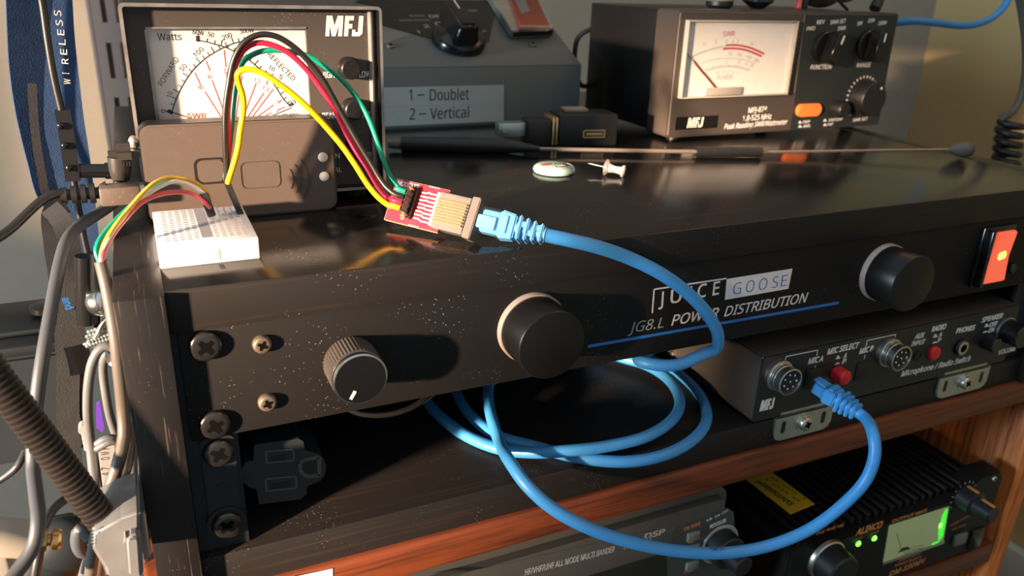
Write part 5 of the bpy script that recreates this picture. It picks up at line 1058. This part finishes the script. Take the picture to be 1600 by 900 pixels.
# black box with lid and disc
YB = 95
a = at(-60, 555, YB); b = at(128, 555, YB); zb1 = at(20, 726, YB).z; zl = at(20, 553, YB).z; xr_ = at(131, 640, YB).x
kb2 = thing('black_case', 'large black plastic case with a lipped lid at the left behind the flexible arm', 'case', (xr_-60, YB+50, zb1))
bm = B(); prism(bm, [V((x, YB, z)) for x, z in rrect(xr_-130, xr_, zb1, zl-1.5, 7, 5)], (0, 1, 0), 48); bmesh.ops.bevel(bm, geom=[e for e in bm.edges if all(abs(v.co.y-YB) < .01 for v in e.verts)], offset=2, segments=2, affect='EDGES'); part('case_body', bm, 'box_black', kb2)
bm = B(); box(bm, xr_-132, xr_-1, YB-2.5, YB+49, zl-1.4, zl+4, 2); part('lid', bm, 'box_black', kb2)
bm = B(); box(bm, xr_-125, xr_-9, YB+8, YB+46, zl+4.1, zl+7, 1.5); part('raised_top', bm, 'box_black', kb2)
bm = B(); c = at(80, 512, YB+25); lathe(bm, (c.x, c.y, zl+7.1), (0, 0, 1), [(3, 0), (3, max(1.5, c.z-zl-8)), (7.2, max(1.6, c.z-zl-7.9)), (7.2, max(4, c.z-zl-5)), (6, max(4.6, c.z-zl-4.4))], 32)
part('disc_knob', bm, 'gloss_black', kb2)
# grey loop of cable with paper flag, plus the labelled block
gl = thing('grey_cable_loop', 'light grey cable looped over with a white paper flag beside the left cabinet side', 'cable', tuple(at(165, 540, 55)))
bm = B(); tube(bm, [at(*q) for q in ((152, 800, 50), (146, 740, 52), (141, 690, 54), (137, 640, 51), (139, 595, 50), (146, 562, 50), (158, 544, 50), (172, 541, 50), (184, 552, 50), (186, 575, 50))], 1.9, 12)
tube(bm, [at(*q) for q in ((172, 546, 55), (164, 557, 56), (161, 580, 60), (166, 620, 60), (173, 655, 63), (181, 680, 64), (186, 700, 64))], 1.7, 12); part('cable', bm, 'cable_light', gl)
bm = B(); pf_ = Pl(at(172, 556, 52), (CC-at(172, 556, 52)).normalized(), V((1, 0, 0))); prism(bm, [pf_(*q) for q in ((163, 547), (182, 560), (184, 579), (166, 567))], -pf_.n, .4); part('paper_flag', bm, 'paper', gl, 'white paper flag')
gb = thing('grey_block', 'grey printed block strapped among the cables left of the cabinet', 'block', tuple(at(170, 755, 40)))
bm = B(); pg = Pl(at(170, 740, 43), (CC-at(170, 740, 43)).normalized(), V((1, 0, 0))); prism(bm, [pg(*q) for q in ((152, 697), (181, 693), (192, 800), (166, 804))], -pg.n, 9); bmesh.ops.bevel(bm, geom=bm.edges[:], offset=.6, segments=2, affect='EDGES'); part('body', bm, 'block_grey', gb)
bm = B(); 
for i, ch in enumerate('47.0MF'): text(bm, pg, ch, pg(170+i*-.2+1, 742-i*8)+pg.n*0, pg(170+i*-.2+1, 742-i*8-4), 3.0) if ch != '.' else None
part('block_lettering', bm, 'dark_ink', gb)
bm = B(); tube(bm, [at(*q) for q in ((152, 694, 36), (160, 688, 35), (172, 684, 35), (186, 686, 36))], 1.5, 10); tube(bm, [at(*q) for q in ((151, 702, 35), (162, 695, 34), (175, 690, 34), (188, 692, 35))], 1.4, 10); part('wrap', bm, 'cable_light', gb)
bm = B(); a = at(126, 675, 70); b = at(139, 705, 70); box(bm, a.x, b.x, 70, 78, b.z, a.z, .6); lathe(bm, (a.x+1.5, 70, a.z+1.6), (0, -1, 0), [(2.2, -3), (2.2, 2)], 16)
solo('grey_terminal', bm, 'block_grey', 'small grey terminal block behind the light grey cable loop', 'terminal', tuple(a))
bm = B(); prism(bm, [at(u, v, 64) for u, v in ((150, 632), (156, 628), (163, 668), (160, 676), (150, 668))], (0, 1, 0), 1.2)
solo('purple_tie', bm, 'purple', 'small purple strap end between the two strands of grey cable', 'tie', tuple(at(156, 650, 64)))
# cables crossing low left
for P, r, mt, lb in (([(198, 660, 30), (200, 700, 28), (194, 735, 20), (180, 765, 18), (168, 800, 30), (160, 850, 36), (150, 920, 38)], 2.6, 'jacket_brown', 'brown-grey cable passing behind the flexible arm next to the cabinet side'),
                     ([(204, 690, 48), (206, 730, 46), (203, 780, 44), (200, 830, 42), (198, 920, 40)], 2.4, 'cable_light', 'grey cable running straight down close to the left cabinet side'),
                     ([(150, 700, 64), (152, 740, 64), (160, 775, 63), (168, 812, 62), (175, 860, 60), (178, 930, 60)], 1.7, 'cable_light', 'thin grey cable running down from the loop to the clamp'),
                     ([(130, 765, 74), (105, 778, 62), (80, 800, 50), (66, 830, 42), (60, 870, 36), (50, 930, 34)], 1.9, 'box_black', 'dark cable curving down left behind the flexible arm'),
                     ([(-20, 762, 90), (8, 745, 88), (28, 728, 86), (40, 705, 90)], 1.6, 'box_black', 'dark cable at the far left under the black case'),
                     ([(142, 840, 20), (126, 826, 22), (121, 843, 24), (128, 862, 26), (142, 862, 28), (150, 848, 30)], 2.6, 'cable_grey', 'dark blue-grey cable loop curling behind the grey clamp'),
                     ([(146, 850, 44), (136, 880, 45), (126, 915, 46)], 2.2, 'cable_light', 'short grey cable slanting down left under the clamp')):
    bm = B(); tube(bm, [at(*q) for q in P], r, 12); solo('cable', bm, mt, lb, 'cable', tuple(at(*P[0])), 'loose cables at the lower left')
# flexible arm and clamp
YG = -23
G0, G1 = at(-40, 545, -13), at(172, 828, -15)
ga = thing('flexible_arm', 'ribbed dark gooseneck arm rising from a grey clamp at the lower left', 'lamp arm', tuple(G1))
bm = B(); Rg = 5.0; cyl(bm, G0, G1, Rg-.35, 28); part('core', bm, 'goose_dark', ga)
bm = B(); d = (G1-G0).normalized(); _, e1, e2 = basis(d); Lg = (G1-G0).length; pitch = 2.05; P = []
for i in range(int(Lg/pitch*20)): t = i/20; P.append(G0+d*(t*pitch)+(e1*math.cos(2*math.pi*t)+e2*math.sin(2*math.pi*t))*(Rg-.35))
tube(bm, P, .5, 6, smooth=False); part('spiral_ribs', bm, 'goose_ring', ga)
pc_ = FY(-24)
bm = B(); pts = [(143, 835), (188, 810), (219, 800), (219, 838), (224, 905), (166, 905), (163, 890), (142, 856)]
prism(bm, [pc_(*q) for q in pts], (0, 1, 0), 26); bmesh.ops.bevel(bm, geom=bm.edges[:], offset=1.1, segments=3, affect='EDGES'); cl = part('clamp_body', bm, 'clamp_grey', ga, 'light grey clamp')
bm = B(); pc2 = FY(-28.5); prism(bm, [pc2(*q) for q in ((193, 848), (197, 840), (219, 836), (221, 846), (225, 905), (198, 905))], (0, 1, 0), 8); bmesh.ops.bevel(bm, geom=bm.edges[:], offset=1.4, segments=3, affect='EDGES'); part('clamp_ridge', bm, 'clamp_grey', cl)
bm = B(); pc3 = FY(-14); prism(bm, [pc3(*q) for q in ((192, 808), (194, 795), (203, 787), (219, 785), (219, 802))], (0, 1, 0), 16); bmesh.ops.bevel(bm, geom=bm.edges[:], offset=1.0, segments=3, affect='EDGES'); part('clamp_cap', bm, 'clamp_grey', cl)
bm = B()
for i in range(5): line(bm, pc_, pc_(142.5, 830+i*5), pc_(147, 828.5+i*5), .35, .3)
part('clamp_grooves', bm, 'socket_dark', cl)
pw_ = FY(12); bm = B(); prism(bm, [pw_(*q) for q in ((217, 740), (219, 740), (236, 866), (226, 880), (219, 840))], (0, 1, 0), 20)
solo('jaw_pad', bm, 'cable_light', 'pale grey plate wedged between the clamp and the left cabinet side', 'plate', tuple(pw_(225, 820)))
# white fitting with brass connector
wf = thing('cable_fitting', 'cream plastic fitting with a brass connector at the bottom left', 'fitting', tuple(at(30, 850, -5)))
bm = B(); lathe(bm, at(-20, 838, -5), at(40, 842, -5)-at(-20, 838, -5), [(6.5, 0), (6.5, 12), (5.2, 15)], 28); a = at(-30, 858, -8); b = at(19, 900, -8); box(bm, a.x-10, b.x, -9, 4, a.z-30, a.z, 1); part('plastic_body', bm, 'cream_plastic', wf)
bm = B(); p = at(42, 846, -5); q = at(96, 842, -5); d = q-p; L = d.length
lathe(bm, p, d, [(3.4, -4), (3.4, L*.3), (2.6, L*.32), (2.6, L*.38)], 20); part('ferrule', bm, 'cream_plastic', wf)
bm = B(); lathe(bm, p, d, [(3.8, L*.4), (3.8, L*.58), (2.0, L*.6), (2.0, L*.68), (3.0, L*.7), (3.6, L*.74), (3.6, L*.92), (2.8, L)], 24); part('brass_connector', bm, 'brass', wf, 'brass connector')
bm = B(); ball(bm, at(100, 850, 62), 13, (1.2, .8, 1)); ball(bm, at(70, 885, 62), 12, (1.3, .8, .9)); box(bm, at(0, 900, 55).x-20, at(120, 900, 55).x, 55, 90, at(60, 930, 55).z, at(60, 880, 55).z, 3)
solo('dark_bag', bm, 'box_black', 'dark blue-grey bundle behind the brass connector at the bottom left', 'bundle', tuple(at(100, 850, 62)))
